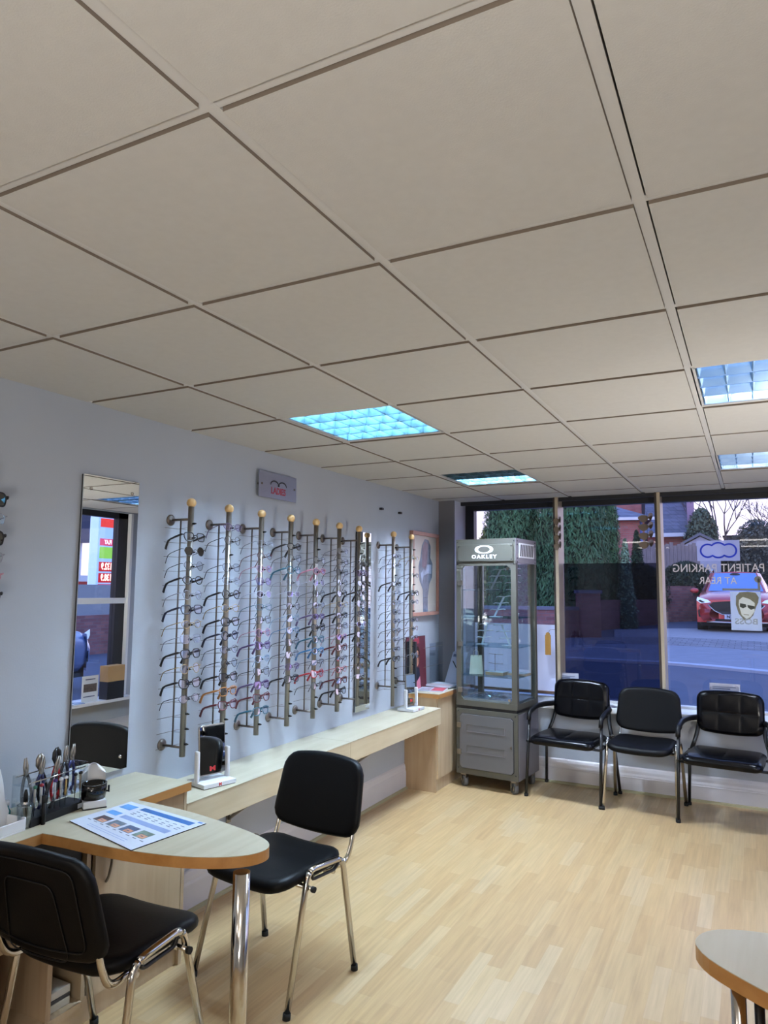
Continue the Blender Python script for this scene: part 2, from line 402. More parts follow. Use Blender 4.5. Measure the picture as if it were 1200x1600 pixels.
# skirting
def skirt_prof(): return [(0,0),(0.018,0),(0.018,0.13),(0.013,0.145),(0.013,0.165),(0.008,0.185),(0,0.195)]
T = frameM((0, 2.45, 0), (1,0,0), (0,0,1), (0,1,0)); b = MB(); b.use(M_skirt).prism(skirt_prof(), 0, 5.29-2.45, T)
b.use(M_quad).prism([(0.018,0),(0.034,0),(0.030,0.012),(0.018,0.016)], 0, 5.29-2.45, T)
struct('baseboard_left', b, label='white moulded skirting along the left wall under the bench', cat='skirting')
T = frameM((0.15, 6.07, 0), (0,-1,0), (0,0,1), (1,0,0)); b = MB(); b.use(M_skirt).prism(skirt_prof(), 0, RX-0.15, T)
b.use(M_quad).prism([(0.018,0),(0.036,0),(0.032,0.014),(0.018,0.018)], 0, RX-0.15, T)
b.use(M_skirt).prism([(0.013,0.11),(0.021,0.115),(0.013,0.125)], 0, RX-0.15, T)
struct('baseboard_front', b, label='white moulded skirting under the shop window', cat='skirting')
T = frameM((RX, 6.0, 0), (-1,0,0), (0,0,1), (0,-1,0)); struct('baseboard_right', MB().prism(skirt_prof(), 0, 9.4, T), M_skirt, 'white skirting along the right wall', 'skirting')
# shop window
WG = 6.32
b = MB(); b.use(M_dark).box(0.15, RX, WG-0.03, WG+0.05, 2.325, HC+0.02); b.box(0.15, 0.236, WG-0.03, WG+0.05, 0.645, 2.33)
b.use(M_white).box(0.15, RX, WG-0.03, WG+0.05, 0.62, 0.664).use(M_dark)
b.box(0.15, RX, 6.165, 6.185, 2.36, HC+0.02)
win = struct('window_1', b, label='wide dark-framed shop window onto the street', cat='window')
for i, x in enumerate((1.045, 1.88, 2.73)):
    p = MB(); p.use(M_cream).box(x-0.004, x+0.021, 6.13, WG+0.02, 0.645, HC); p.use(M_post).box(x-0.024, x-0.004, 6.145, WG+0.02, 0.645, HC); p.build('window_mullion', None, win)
for x0, x1 in ((0.236, 1.03), (1.06, 1.865), (1.9, 2.715), (2.75, RX)):
    MB().box(x0, x1, WG-0.002, WG+0.004, 0.66, 2.33).build('glass_pane', M_glass, win)

# ------------------------------------------------------------------ ceiling lights
M_tubeB = emis('tube_bright', (196,226,255), 80.0)
M_tubeF = emis('tube_front', (210,230,255), 190.0)
M_tubeS = emis('tube_fill', (255,246,238), 6.0)  # plain panels behind the camera, added as fill to brighten the room
M_tubeH = emis('tube_right', (236,240,255), 85.0)
M_tubeM = emis('tube_soft', (150,196,255), 3.0)
M_louvk = mat('louvre_shaded', (48,76,88), 0.3, 0.0, var=0.5, scale=25)
M_off = mat('light_body_off', (90,90,88), 0.4, 0.5)
M_louv = mat('louvre_white', (120,160,190), 0.3, 0.5, var=0.3, scale=25)
M_louvd = mat('louvre_mirror_glow', (170,195,235), 0.15, 0.9, var=0.3, scale=10, emit=(110,165,235), estr=.3)  # blue emission paints the tube light caught by the blades
def ceiling_light(x0, x1, y0, y1, style, label):
    cx, cy = (x0+x1)/2, (y0+y1)/2; w, d = x1-x0-0.026, y1-y0-0.026
    r = thing('ceiling_light', label, 'light', (cx, cy, HC), 0, 'square louvred lights set in the ceiling')
    f = MB().use(M_grid); f.box(-w/2-.006,-w/2+.008,-d/2,d/2,0,.085); f.box(w/2-.008,w/2+.006,-d/2,d/2,0,.085); f.box(-w/2,w/2,-d/2-.006,-d/2+.008,0,.085); f.box(-w/2,w/2,d/2-.008,d/2+.006,0,.085); f.box(-w/2,w/2,-d/2,d/2,.083,.088)
    f.build('housing', None, r)
    nrow = 4
    for k in range(nrow):
        ya, yb = -d/2+.012+(d-.024)*k/nrow, -d/2+.012+(d-.024)*(k+1)/nrow
        if style == 'full': m = M_tubeB
        elif style == 'half': m = M_tubeF if k in (2, 3) else M_off
        elif style == 'blue': m = (M_tubeM, M_off, M_tubeM, M_tubeH)[k]
        else: m = M_tubeS
        zt = .006 if style == 'room' else .07
        MB().box(-w/2+.01, w/2-.01, ya+.004, yb-.004, zt, zt+.01).build('light_tube_panel', m, r)
    if style == 'room': return r
    L = MB().use(M_louvk if style in ('full', 'half') else M_louvd)
    if style == 'blue': L.use(M_louvd)
    for k in range(nrow+1):      # long V-shaped blades
        y = -d/2+.012+(d-.024)*k/nrow
        L.prism([(y-.004,.002),(y+.004,.002),(y+.016,.05),(y-.016,.05)], -w/2+.01, w/2-.01, frameM((0,0,0),(0,1,0),(0,0,1),(1,0,0)))
    n = 6
    L.use(M_louvk if style in ('full', 'half') else M_louv)
    for k in range(n+1):
        x = -w/2+.014+(w-.028)*k/n
        L.prism([(x-.002,.004),(x+.002,.004),(x+.011,.046),(x-.011,.046)], -d/2+.01, d/2-.01, frameM((0,0,0),(1,0,0),(0,0,1),(0,-1,0)))
    L.build('louvre', None, r)
    return r
seen = {(0,3): ('full', 'bright louvred ceiling light above the middle of the left wall'), (0,6): ('half', 'half-lit louvred ceiling light nearest the glass display cabinet'),
        (1,3): ('blue', 'larger blue-white louvred ceiling light right of the main tee, nearer the camera'), (1,6): ('blue', 'small blue-white louvred ceiling light close to the shop window on the right')}
for x0, x1, y0, y1, jj in LIT:
    k = (0 if x0 < 1.5 else 1, jj)
    st, lb = seen.get(k, ('room', None))
    if lb is None: lb = 'added fill light panel behind the camera, %s of the room, %s row' % ('left side' if k[0] == 0 else 'right side', 'front' if jj == -2 else 'rear')
    ceiling_light(x0, x1, y0, y1, st, lb)

# ------------------------------------------------------------------ spectacles
def rim_shape(kind):
    n = 20; out = []
    for i in range(n):
        a = 2*PI*i/n; c, s_ = math.cos(a), math.sin(a)
        if kind == 'round': x, z = .0215*c, .0205*s_
        elif kind == 'oval': x, z = .0245*c, .0175*s_
        elif kind == 'square': p = .55; x, z = .0248*math.copysign(abs(c)**p, c), .0188*math.copysign(abs(s_)**p, s_)
        elif kind == 'slim': p = .5; x, z = .0255*math.copysign(abs(c)**p, c), .0145*math.copysign(abs(s_)**p, s_)
        else:  # cat-eye
            p = .7; x, z = .0255*math.copysign(abs(c)**p, c), .0185*math.copysign(abs(s_)**p, s_); z += .006*max(0, c)*max(0, s_)*2.2
        if z < 0: x *= .88
        out.append((x, z))
    return out
FR_COL = {'black': (16,16,20), 'dark grey': (58,60,70), 'silver': (150,152,165), 'gold': (176,150,98), 'brown': (112,82,52), 'dark red': (92,32,40), 'pink': (190,130,150),
          'purple': (96,80,120), 'blue': (60,120,170), 'teal': (50,100,120), 'clear': (190,195,215), 'red': (170,40,48), 'orange': (180,120,60), 'navy': (34,40,64), 'pale blue': (130,160,190)}
FRM = {}
def frmat(c):
    if c not in FRM: FRM[c] = mat('frame_'+c.replace(' ', '_'), FR_COL[c], 0.3, 0.7 if c in ('silver', 'gold') else 0.0, var=0.08)
    return FRM[c]
PROTO = {}
def spec_meshes(kind, colour, thick, sun):
    key = (kind, colour, thick, sun)
    if key in PROTO: return PROTO[key]
    fm = frmat(colour); r = .0024 if thick else .0012
    def lens_pt(sgn, x, z, off=0): X = sgn*(.0345+x); return Vector((0.0+off-abs(X)*0.12*abs(X)/.06, X, z))
    sh = rim_shape(kind); F = MB()
    for sg in (-1, 1): F.tube([lens_pt(sg, x, z) for x, z in sh], r, 5, closed=True)
    F.tube([(0.001, -.0125, .004), (.003, 0, .0075), (.001, .0125, .004)], r*1.1, 5)
    for sg in (-1, 1): F.tube([lens_pt(sg, .0245, .009), lens_pt(sg, .034, .010), (-.014, sg*.0695, .010)], r*1.3, 5)
    for sg in (-1, 1): F.tube([(0, sg*.013, -.002), (-.006, sg*.009, -.006)], .001, 4)
    fo = F.build('frame_front', fm, link=False)
    lens = []
    for sg in (-1, 1):
        G = MB(); pts = [lens_pt(sg, x*.97, z*.97, .0) for x, z in sh]; n0 = len(G.v)
        G.v += [tuple(p) for p in pts]; G.face(range(len(pts)), False)
        lens.append(G.build('lens', M_lensb if sun else (M_lensp if (colour in ('purple', 'pink', 'clear')) else M_lens), link=False))
    tem = []
    for sg in (-1, 1):
        G = MB(); y = sg*.0695; wide = 2.4 if thick else 1.5
        G.tube([(-.012, y, .010), (-.05, y*1.0, .007), (-.095, y*.97, .002), (-.112, y*.96, -.004), (-.128, y*.93, -.020), (-.140, y*.9, -.036)], [r*1.1*wide*.8, r*.9*wide, r*.8*wide, r*1.1*wide, r*1.2*wide, r*1.3*wide], 5, flat=0.6)
        tem.append(G.build('temple', fm, link=False))
    PROTO[key] = [fo]+lens+tem
    return PROTO[key]
def spectacles(loc, kind, colour, thick, label, group, sun=False, name='spectacles', rz=0, tilt=None, zs=None):
    r = thing(name, label, 'sunglasses' if sun else 'glasses', loc, rz, group)
    r.rotation_euler = (0, math.radians(-9 if tilt is None else tilt), rz)
    r.scale = (.93, 1.13, 1.08) if zs is None else zs
    for p in spec_meshes(kind, colour, thick, sun):
        c = p.copy(); c.parent = r; COL.objects.link(c)
    return r
ORD = ['first','second','third','fourth','fifth','sixth','seventh','eighth','ninth','tenth','eleventh','twelfth','thirteenth','fourteenth','fifteenth']
PX = 0.132
def pole(y, label, zbot=0.80, levels=16, zb2=.84):
    r = thing('display_pole', label, 'display pole', (0, y, 0), 0, 'steel spectacle poles with wooden ball tops along the left wall')
    p = MB().use(M_steel); p.lathe([(.0145, zbot), (.0145, 1.982)], 14, Matrix.Translation((PX, 0, 0))); p.build('pole', None, r)
    MB().ball((PX, 0, 2.0), .0235, 16, 10).build('ball_top', M_ball, r)
    for z in (1.92, zb2):
        a = MB(); a.tube([(0, 0, z), (PX-.01, 0, z)], .006, 8); a.build('bracket_arm', M_steeld, r)
        a = MB(); a.lathe([(.028, 0), (.028, .004), (.02, .010), (.008, .013)], 16, frameM((0, 0, z), (0,1,0), (0,0,1), (1,0,0))); a.build('wall_plate', M_steeld, r)
    MB().tube([(.068, 0, zb2), (.068, 0, 1.92)], .0042, 6).build('rear_rail', M_steeld, r)
    cl = MB(); cl.tube([(PX+.012, 0, 0), (PX+.026, 0, 0)], .0055, 6); cl.tube([(PX+.026, 0, 0), (PX+.034, 0, 0)], .0035, 6); cm = cl.build('clip', M_rub, link=False)
    wr = MB(); wr.tube(fillet([(PX-.01, .0, .004), (.055, -.0, .0), (.048, .085, 0)], .01, 3), .0009, 4); wr.tube([(.048, -.085, 0), (.048, .085, 0)], .0010, 4); wm = wr.build('support_wire', M_steeld, link=False)
    for k in range(levels):
        z = 1.898-.0693*k
        for src, dz in ((cm, 0), (wm, -.022)):
            c = src.copy(); c.parent = r; c.location = (0, 0, z+dz); COL.objects.link(c)
    return r
poles_y = [2.61, 2.892, 3.17, 3.454, 3.728, 4.011, 4.275]
POLE_ORD = ['first','second','third','fourth','fifth','sixth','seventh']
S = 'kbt'
# (level, colour, shape, thick)
plan = {
 0: [(1,'black','square',1),(2,'black','round',0),(3,'dark grey','round',0),(4,'black','oval',1),(5,'silver','round',0),(6,'navy','square',1),(7,'gold','oval',0),(8,'silver','square',0),(9,'black','square',1),(10,'gold','round',0),(11,'black','cat-eye',1),(12,'dark grey','oval',0)],
 1: [(0,'purple','oval',0),(1,'black','round',0),(3,'dark grey','square',0),(4,'silver','oval',0),(5,'black','round',1),(6,'gold','oval',0),(7,'black','square',1),(8,'navy','round',1),(9,'dark grey','oval',0),(10,'black','round',0),(11,'black','cat-eye',1),(12,'orange','square',1),(13,'dark red','cat-eye',1)],
 2: [(1,'silver','slim',0),(2,'dark red','oval',0),(3,'pink','oval',0),(4,'purple','square',0),(5,'clear','oval',0),(6,'teal','slim',0),(7,'black','square',0),(8,'pink','round',0),(9,'purple','cat-eye',1),(10,'pale blue','oval',0),(11,'black','cat-eye',0),(12,'purple','square',1),(13,'dark red','cat-eye',1),(14,'teal','square',1)],
 3: [(1,'black','oval',1),(2,'dark grey','cat-eye',0),(3,'teal','square',1),(4,'silver','oval',0),(5,'clear','slim',0),(6,'black','round',0),(7,'pale blue','square',0),(8,'blue','oval',0),(9,'black','cat-eye',0),(10,'dark grey','square',0),(11,'purple','oval',0),(12,'black','square',1)],
 4: [(2,'dark grey','round',0),(3,'pink','oval',1),(4,'clear','round',0),(5,'black','square',0),(6,'navy','oval',0),(7,'purple','slim',1),(8,'black','cat-eye',1),(9,'teal','square',1),(10,'blue','oval',1),(11,'dark grey','slim',0),(12,'red','cat-eye',1),(13,'black','round',0)],
 5: [(1,'silver','oval',0),(2,'black','square',0),(3,'black','cat-eye',0),(4,'dark grey','round',0),(5,'black','round',1),(6,'gold','oval',0),(7,'black','oval',1),(8,'navy','square',0),(9,'pink','oval',0),(10,'dark red','cat-eye',1),(11,'dark grey','oval',0),(12,'red','oval',0),(13,'dark red','square',1),(14,'black','cat-eye',1)],
 6: [(2,'dark grey','oval',0),(3,'purple','square',0),(4,'black','oval',0),(5,'black','square',1),(6,'silver','round',0),(7,'navy','oval',0),(8,'clear','oval',0),(9,'black','round',1),(10,'dark grey','square',0),(11,'black','oval',0),(12,'brown','square',0),(13,'silver','slim',0)],
}
for i, y in enumerate(poles_y):
    pole(y, '%s steel spectacle pole with wooden ball top to the right of the tall mirror' % POLE_ORD[i])
    for q, (k, c, sh, th) in enumerate(plan[i]):
        sun = (i == 0 and k == 2)
        z = 1.898-.0693*k
        what = 'small round sunglasses with black lenses' if sun else '%s %s spectacles' % (c, sh)
        lb = '%s, %s from top on the %s pole after the tall mirror' % (what, ORD[q], POLE_ORD[i])
        if sun: lb = 'small round black sunglasses, second from the top on the first pole after the mirror'
        spectacles((PX+.034, y+random.uniform(-.003, .003), z+.004), sh, c, bool(th), lb, 'spectacles hung on the %s pole' % POLE_ORD[i], sun=sun, name='sunglasses' if sun else 'spectacles', rz=random.uniform(-.05, .05))
far = {0: (4.812, [(1,'dark grey','slim',0),(2,'black','oval',0),(4,'black','slim',1),(5,'silver','oval',0),(6,'silver','slim',0),(7,'black','square',0),(8,'dark grey','oval',0),(9,'black','oval',0),(10,'silver','round',0),(11,'black','slim',0),(12,'black','oval',1)]),
       1: (5.133, [(1,'gold','slim',0),(3,'dark grey','oval',0),(5,'black','square',1),(6,'silver','oval',0),(8,'black','slim',0),(9,'brown','oval',0),(10,'dark grey','slim',0),(12,'silver','round',0)])}
for i in (0, 1):
    y, L_ = far[i]
    pole(y, 'steel spectacle pole with ball top, %s one past the narrow mirror' % ORD[i], .72, 16, .86)
    for q, (k, c, sh, th) in enumerate(L_):
        spectacles((PX+.034, y, 1.902-.0693*k), sh, c, bool(th), '%s %s spectacles, %s from top on the %s pole past the narrow mirror' % (c, sh, ORD[q], ORD[i]), 'spectacles hung on the %s far pole' % ORD[i], rz=random.uniform(-.05, .05))
# sunglasses pole at the left edge of the picture
pole(1.565, 'steel pole of sunglasses mostly cut off by the left edge of the picture', 1.4, 8, 1.42)
for q, (c, sh) in enumerate([('black','square'),('silver','slim'),('black','square'),('silver','slim'),('pink','oval'),('black','square')]):
    spectacles((PX+.034, 1.553, 1.902-.0693*q), sh, c, c == 'black', '%s sunglasses, %s from the top, at the left edge of the picture' % (c if c != 'black' else 'big black', ORD[q]), 'sunglasses on the pole left of the tall mirror', sun=c == 'black', name='sunglasses', zs=(1.1, 1.25, 1.35))

# ------------------------------------------------------------------ things on the left wall
r = thing('wall_mirror', 'tall frameless mirror above the desk, reflecting the side window', 'mirror', (0, 2.23, .785), 0)
MB().box(.010, .015, -.155, .155, 0, 1.29).build('mirror_glass', M_mirror, r)
MB().box(.002, .0099, -.154, .154, .001, 1.289).build('backing', M_dark, r)
for y, z in ((-.115, 1.23), (.115, 1.235), (.115, .055), (-.115, .055)):
    MB().lathe([(.007, 0), (.007, .003), (.003, .006)], 12, frameM((.015, y, z), (0,1,0), (0,0,1), (1,0,0))).build('mirror_screw', M_chrome, r)
r = thing('wall_mirror', 'narrow frameless mirror between the seventh and eighth spectacle poles', 'mirror', (0, 4.56, .715), 0)
MB().box(.012, .017, -.105, .105, 0, 1.285).build('mirror_glass', M_mirror, r); MB().box(.002, .0119, -.104, .104, .001, 1.284).build('backing', M_dark, r)
r = thing('wall_sign', 'brushed silver LADIES sign with drawn spectacles above the poles', 'sign', (0, 3.465, 2.12), 0)
MB().box(.022, .027, -.19, .19, 0, .155).build('sign_plate', mat('brushed_plate', (150,154,172), .35, .7, var=.04, scale=30, stretch=(1,1,20)), r, bevel=.001)
Ts = frameM((.0275, 0, 0), (0,1,0), (0,0,1), (1,0,0))
text('LADIES', .056, mat('sign_red', (170,60,80), .5), 'lettering', r, Ts @ Matrix.Translation((0, .046, 0)), fat=.0012, sx=.85)
a = MB()
for c in (-.04, .04): a.tube([(.028, c+.04*math.cos(t)*-1, .080+.026*math.sin(t)) for t in [PI*k/10 for k in range(11)]], [.0015,.0025,.0035,.004,.0045,.0045,.0045,.004,.0035,.0025,.0015], 6)
a.ball((.028, 0, .082), .007, 8, 6); a.build('drawn_spectacles', M_dark, r)
for y in (-.165, .165):
    MB().tube([(0, y, .078), (.032, y, .078)], .0065, 12).build('standoff', M_steeld, r)
for k, y in enumerate((4.838, 5.165)):
    tag(MB().box(0, .025, y-.016, y+.016, 2.195, 2.212).build('wall_hook', M_dark, bevel=.002), '%s small dark wall hook high above the %s pole past the narrow mirror' % (('nearer', 'first'), ('farther', 'second'))[k], 'hook', 'small dark hooks high on the wall')
# framed picture
r = thing('framed_picture', 'wood-framed picture of a bluish figure on a cream ground, far end of left wall', 'picture', (0, 5.64, 1.36), 0)
fw, fh = .275, .715; wm_ = mat('frame_wood_pink', (170,124,108), .45, var=.1)
a = MB().use(wm_)
a.box(.005, .04, -fw, fw, 0, .03); a.box(.005, .04, -fw, fw, fh-.03, fh); a.box(.005, .04, -fw, -fw+.022, .03, fh-.03); a.box(.005, .04, fw-.022, fw, .03, fh-.03); a.build('frame', None, r)
a = MB().use(mat('print_cream', (206,200,190), .8, var=.05)).poly([(.02,-fw+.02,.03),(.02,fw-.02,.03),(.02,fw-.02,fh-.03),(.02,-fw+.02,fh-.03)])
fig = [(-.03,.03),(.07,.03),(.07,.16),(.10,.27),(.16,.33),(.17,.45),(.12,.50),(.13,.60),(.08,.655),(0,.66),(-.06,.60),(-.09,.50),(-.13,.42),(-.11,.30),(-.04,.22)]
a.use(mat('print_blue', (112,128,150), .8, var=.5, scale=14)).poly([(.0205, x, z) for x, z in fig])
a.use(mat('print_violet', (132,120,138), .8, var=.3, scale=20)).poly([(.021, x, z) for x, z in [(-.06,.42),(.03,.38),(.06,.5),(.07,.62),(0,.64),(-.05,.58)]])
a.use(mat('print_light', (176,196,228), .8, var=.2, scale=20)).poly([(.021, x, z) for x, z in [(-.06,.26),(-.02,.34),(.06,.36),(.14,.36),(.14,.44),(.04,.44),(-.08,.36)]])
a.use(mat('print_line', (90,100,112), .8)).poly([(.021, x, z) for x, z in [(-.03,.148),(.07,.15),(.07,.155),(-.03,.153)]]); a.build('print', None, r)
MB().box(.024, .026, -fw+.02, fw-.02, .03, fh-.03).build('picture_glass', glass('picture_glazing', (250,250,250), .03, fres=False), r)

# ------------------------------------------------------------------ wall bench, end cabinet
BZ = .655
r = thing('wall_bench', 'long pale maple wall shelf running under the spectacle poles', 'shelf', (0, 2.45, 0))
for y0, y1 in ((0, 1.42), (1.422, 2.84)):
    a = MB(); a.use(M_maple).box(0, .322, y0, y1, BZ-.004, BZ); a.use(M_maple2).box(0, .32, y0, y1, BZ-.125, BZ-.004); a.build('shelf_board', None, r, bevel=.0015)
for y in (.67, 2.05):
    a = MB(); a.tube([(.005, y, .36), (.03, y, .38), (.24, y, .528)], .009, 8); a.tube([(.008, y, .36), (.008, y, .53)], .009, 8)
    a.ball((.02, y, .40), .022, 10, 8, (.6, 1, 1.2)); a.box(.0, .25, y-.015, y+.015, .524, .53); a.box(0, .006, y-.018, y+.018, .34, .53); a.build('bracket', M_steel, r)
r = thing('end_cabinet', 'maple end cabinet between the wall shelf and the glass display cabinet', 'cabinet', (0, 5.29, 0))
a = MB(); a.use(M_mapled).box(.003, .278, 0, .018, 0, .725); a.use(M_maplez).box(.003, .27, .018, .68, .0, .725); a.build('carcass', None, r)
MB().box(.27, .289, .02, .38, .1, .72).build('door', M_maplez, r, bevel=.002); MB().box(.27, .289, .384, .68, .1, .72).build('door', M_maplez, r, bevel=.002)
a = MB(); a.use(M_maple).box(.003, .312, -.018, .69, .757, .76); a.use(M_edge).box(.003, .31, -.016, .69, .725, .757); a.build('worktop', None, r)

# mirrors on stands
M_logo = mat('red_logo', (190,50,54), .5)
def stand_mirror(loc, rz, label, tilt):
    r = thing('tabletop_mirror', label, 'mirror', loc, rz, 'white tabletop mirrors on the wall shelf')
    a = MB(); a.use(M_wplast).box(-.09, .09, -.07, .07, .003, .022); a.use(M_dark).box(-.088, .088, -.068, .068, 0, .003); a.build('base', None, r, bevel=.004)
    for s in (-1, 1): MB().box(s*.085-.008, s*.085+.008, -.014, .014, .02, .165).build('side_post', M_wplast, r, bevel=.006)
    o = MB().pad(.148, .235, .006, .01, edge=.002, rings=2, deform=lambda x, y, z: (x, z, y+.118), n=32).build('mirror_plate', M_steel, r); o.location = (0, 0, .042); o.rotation_euler = (tilt, 0, 0)
    g = MB().box(-.070, .070, -.0052, -.0032, .008, .228).build('mirror_glass', M_mirror, o)
    g.location = (0, 0, 0)
    text('M', .02, M_logo, 'logo', r, frameM((0, -.0705, .012), (1,0,0), (0,0,1), (0,-1,0)), fat=.001)
    g = text('M', .03, M_logo, 'logo', o, frameM((0, -.0056, .03), (1,0,0), (0,0,1), (0,-1,0)), fat=.001, sx=1.5)
    return r
stand_mirror((.205, 2.74, BZ), math.radians(75), 'white tabletop mirror on the near end of the wall shelf reflecting a dark chair', math.radians(-4))
stand_mirror((.16, 5.075, BZ), math.radians(87), 'white tabletop mirror on the far end of the wall shelf by the end cabinet', math.radians(-3))

# things on the end cabinet
M_maroon = mat('poster_maroon', (92,34,44), .5, var=.15, scale=6)
M_skin = mat('print_skin', (206,150,122), .6, var=.15, scale=20)
M_skind = mat('print_skin_shade', (150,92,72), .6)
r = thing('counter_card', 'maroon showcard of a man in sunglasses leaning behind the far tabletop mirror', 'card', (.035, 5.47, .76))
r.rotation_euler = (0, math.radians(-2), math.radians(-2))
a = MB(); a.use(M_maroon).box(-.004, 0, -.18, .17, .0, .43); X = .001
def blob(cx, cz, rx, rz_, n=18, x=X, a0=0): return [(x, cx+rx*math.cos(2*PI*k/n), cz+rz_*math.sin(2*PI*k/n)) for k in range(n)]
a.use(mat('jacket_pink', (196,120,140), .6)).poly([(.001,-.10,.0),(.05*0+.001,.06,.0),(.001,.05,.10),(.001,-.06,.16),(.001,-.12,.10)])
a.use(mat('shirt_navy', (24,28,46), .6)).poly([(.0015,-.06,.03),(.0015,.05,.10),(.0015,.04,.17),(.0015,-.04,.18)])
a.use(M_skin).poly(blob(-.01, .255, .048, .075, x=.002)); a.use(M_skind).poly([(.0022,.012,.2),(.0022,.036,.25),(.0022,.03,.3),(.0022,.015,.3)])
a.use(mat('hair_brown', (60,40,34), .7)).poly([(.0025,-.062,.29),(.0025,-.04,.30),(.0025,0,.318),(.0025,.034,.30),(.0025,.046,.25),(.0025,.056,.30),(.0025,.03,.345),(.0025,-.03,.35),(.0025,-.064,.325)])
a.use(M_dark).poly(blob(-.034, .266, .02, .014, x=.003)); a.poly(blob(.012, .266, .02, .014, x=.003)); a.poly([(.003,-.05,.271),(.003,.045,.271),(.003,.045,.276),(.003,-.05,.276)])
a.use(mat('letter_rose', (150,52,66), .6)).poly([(.002,-.04,.37),(.002,.05,.37),(.002,.05,.42),(.002,-.04,.42)]); a.build('printed_board', None, r)
tag(MB().box(.02, .10, 5.285, 5.315, .761, 1.16).build('leaflet_holder', M_dark, bevel=.003), 'narrow black display strip standing at the left end of the maroon showcard', 'display')
r = thing('magazine', 'glossy red and white magazine lying open on the end cabinet', 'magazine', (.17, 5.47, .7605), .2)
a = MB(); a.use(M_paper).box(-.11, .11, -.10, .10, 0, .008); a.use(mat('magazine_red', (190,60,80), .3, var=.4, scale=30)).poly([(.0,-.095,.0085),(.105,-.095,.0085),(.105,.095,.0085),(.0,.095,.0085)])
a.use(mat('magazine_grey', (140,140,160), .3, var=.5, scale=40)).poly([(-.10,-.09,.0086),(-.01,-.09,.0086),(-.01,.07,.0086),(-.10,.07,.0086)]); a.build('pages', None, r)
r = thing('magazine', 'pale magazine stacked on a dark tray behind the red one', 'magazine', (.16, 5.72, .7605), -.15)
a = MB(); a.use(M_dark).box(-.13, .13, -.12, .12, 0, .006); a.use(M_paper).box(-.12, .12, -.11, .11, .006, .018); a.use(mat('magazine_cover', (190,170,180), .3, var=.3, scale=25)).poly([(-.11,-.1,.0185),(.11,-.1,.0185),(.11,.0,.0185),(-.11,.0,.0185)]); a.build('pages', None, r)
r = thing('acrylic_sign_holder', 'clear acrylic panel with thin wire rails behind the magazines', 'sign holder', (.06, 5.80, .76), 0)
MB().box(0, .004, -.14, .14, 0, .36).build('panel', M_acry, r)
for z in (.17, .33): MB().tube([(.006, -.28, z), (.006, .16, z)], .0015, 5).build('rail_wire', M_steel, r)
r = thing('easel_card', 'tilted pale A4 card on a black easel beside the glass display cabinet', 'card', (.18, 5.86, .7605), math.radians(-20))
a = MB(); a.box(-.085, .085, 0, .004, 0, .30); o = a.build('card_panel', mat('card_lilac', (178,186,208), .5), r, rot=(math.radians(-24), 0, math.radians(0)))
MB().box(-.07, .04, -.001, 0, .25, .275).build('card_heading', mat('card_heading_ink', (90,100,130), .5), o)
MB().tube([(0, .02, .2), (0, .16, .005)], .004, 6).build('strut', M_dark, r)

# ------------------------------------------------------------------ glass display cabinet
CW, CD = .532, .45
cr_ = math.atan2(5.51-5.56, .875-.345)
cab = thing('display_cabinet', 'tall grey metal and glass OAKLEY display cabinet on castors', 'cabinet', (.345, 5.56, 0), cr_)
def bolt(mb, x, y, z, ax='y'):
    if ax == 'y': mb.lathe([(.006, 0), (.006, .002), (.002, .004)], 8, frameM((x, y, z), (1,0,0), (0,0,1), (0,-1,0)))
    else: mb.lathe([(.006, 0), (.006, .002), (.002, .004)], 8, frameM((x, y, z), (0,1,0), (0,0,1), (1,0,0)))
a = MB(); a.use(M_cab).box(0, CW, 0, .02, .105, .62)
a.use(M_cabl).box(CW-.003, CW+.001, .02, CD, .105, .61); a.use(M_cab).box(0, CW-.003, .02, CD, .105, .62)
a.build('lower_box', None, cab, bevel=.004)
a = MB(); 
def chamfer(w, h, c): return [(c,0),(w-c,0),(w,c),(w,h-c),(w-c,h),(c,h),(0,h-c),(0,c)]
Tf = frameM((.035, -.002, .155), (1,0,0), (0,0,1), (0,-1,0))
a.use(M_dark).prism(chamfer(CW-.07, .425, .02), 0, .004, Tf @ Matrix.Translation((-.004, -.004, -.003)) @ Matrix.Diagonal((1.017, 1.018, 1, 1)))
a.use(M_cabd).prism(chamfer(CW-.07, .425, .02), 0, .010, Tf)
dr = a.build('lower_door', None, cab, bevel=.002)
for z in (.28, .445):
    e = MB().use(M_cabl); x0, x1, z0, z1 = .10, CW-.10, z, z+.055; y = -.0135
    e.box(x0, x1, y-.003, y, z0, z0+.004); e.box(x1-.004, x1, y-.003, y, z0, z1); e.use(M_cab).box(x0, x1, y-.002, y, z1-.003, z1); e.box(x0, x0+.003, y-.002, y, z0, z1); e.build('embossed_groove', None, dr)
MB().lathe([(.009, 0), (.009, .006)], 12, frameM((CW-.05, -.012, .36), (1,0,0), (0,0,1), (0,-1,0))).build('lock', M_chrome, dr)
for z in (.26, .47): MB().box(.012, .05, -.022, -.003, z, z+.04).build('hinge', M_steel, dr, bevel=.003)
a = MB(); 
for x in (.018, CW-.018):
    for z in (.15, .60): bolt(a, x, -.001, z)
a.build('bolts', M_dark, cab)
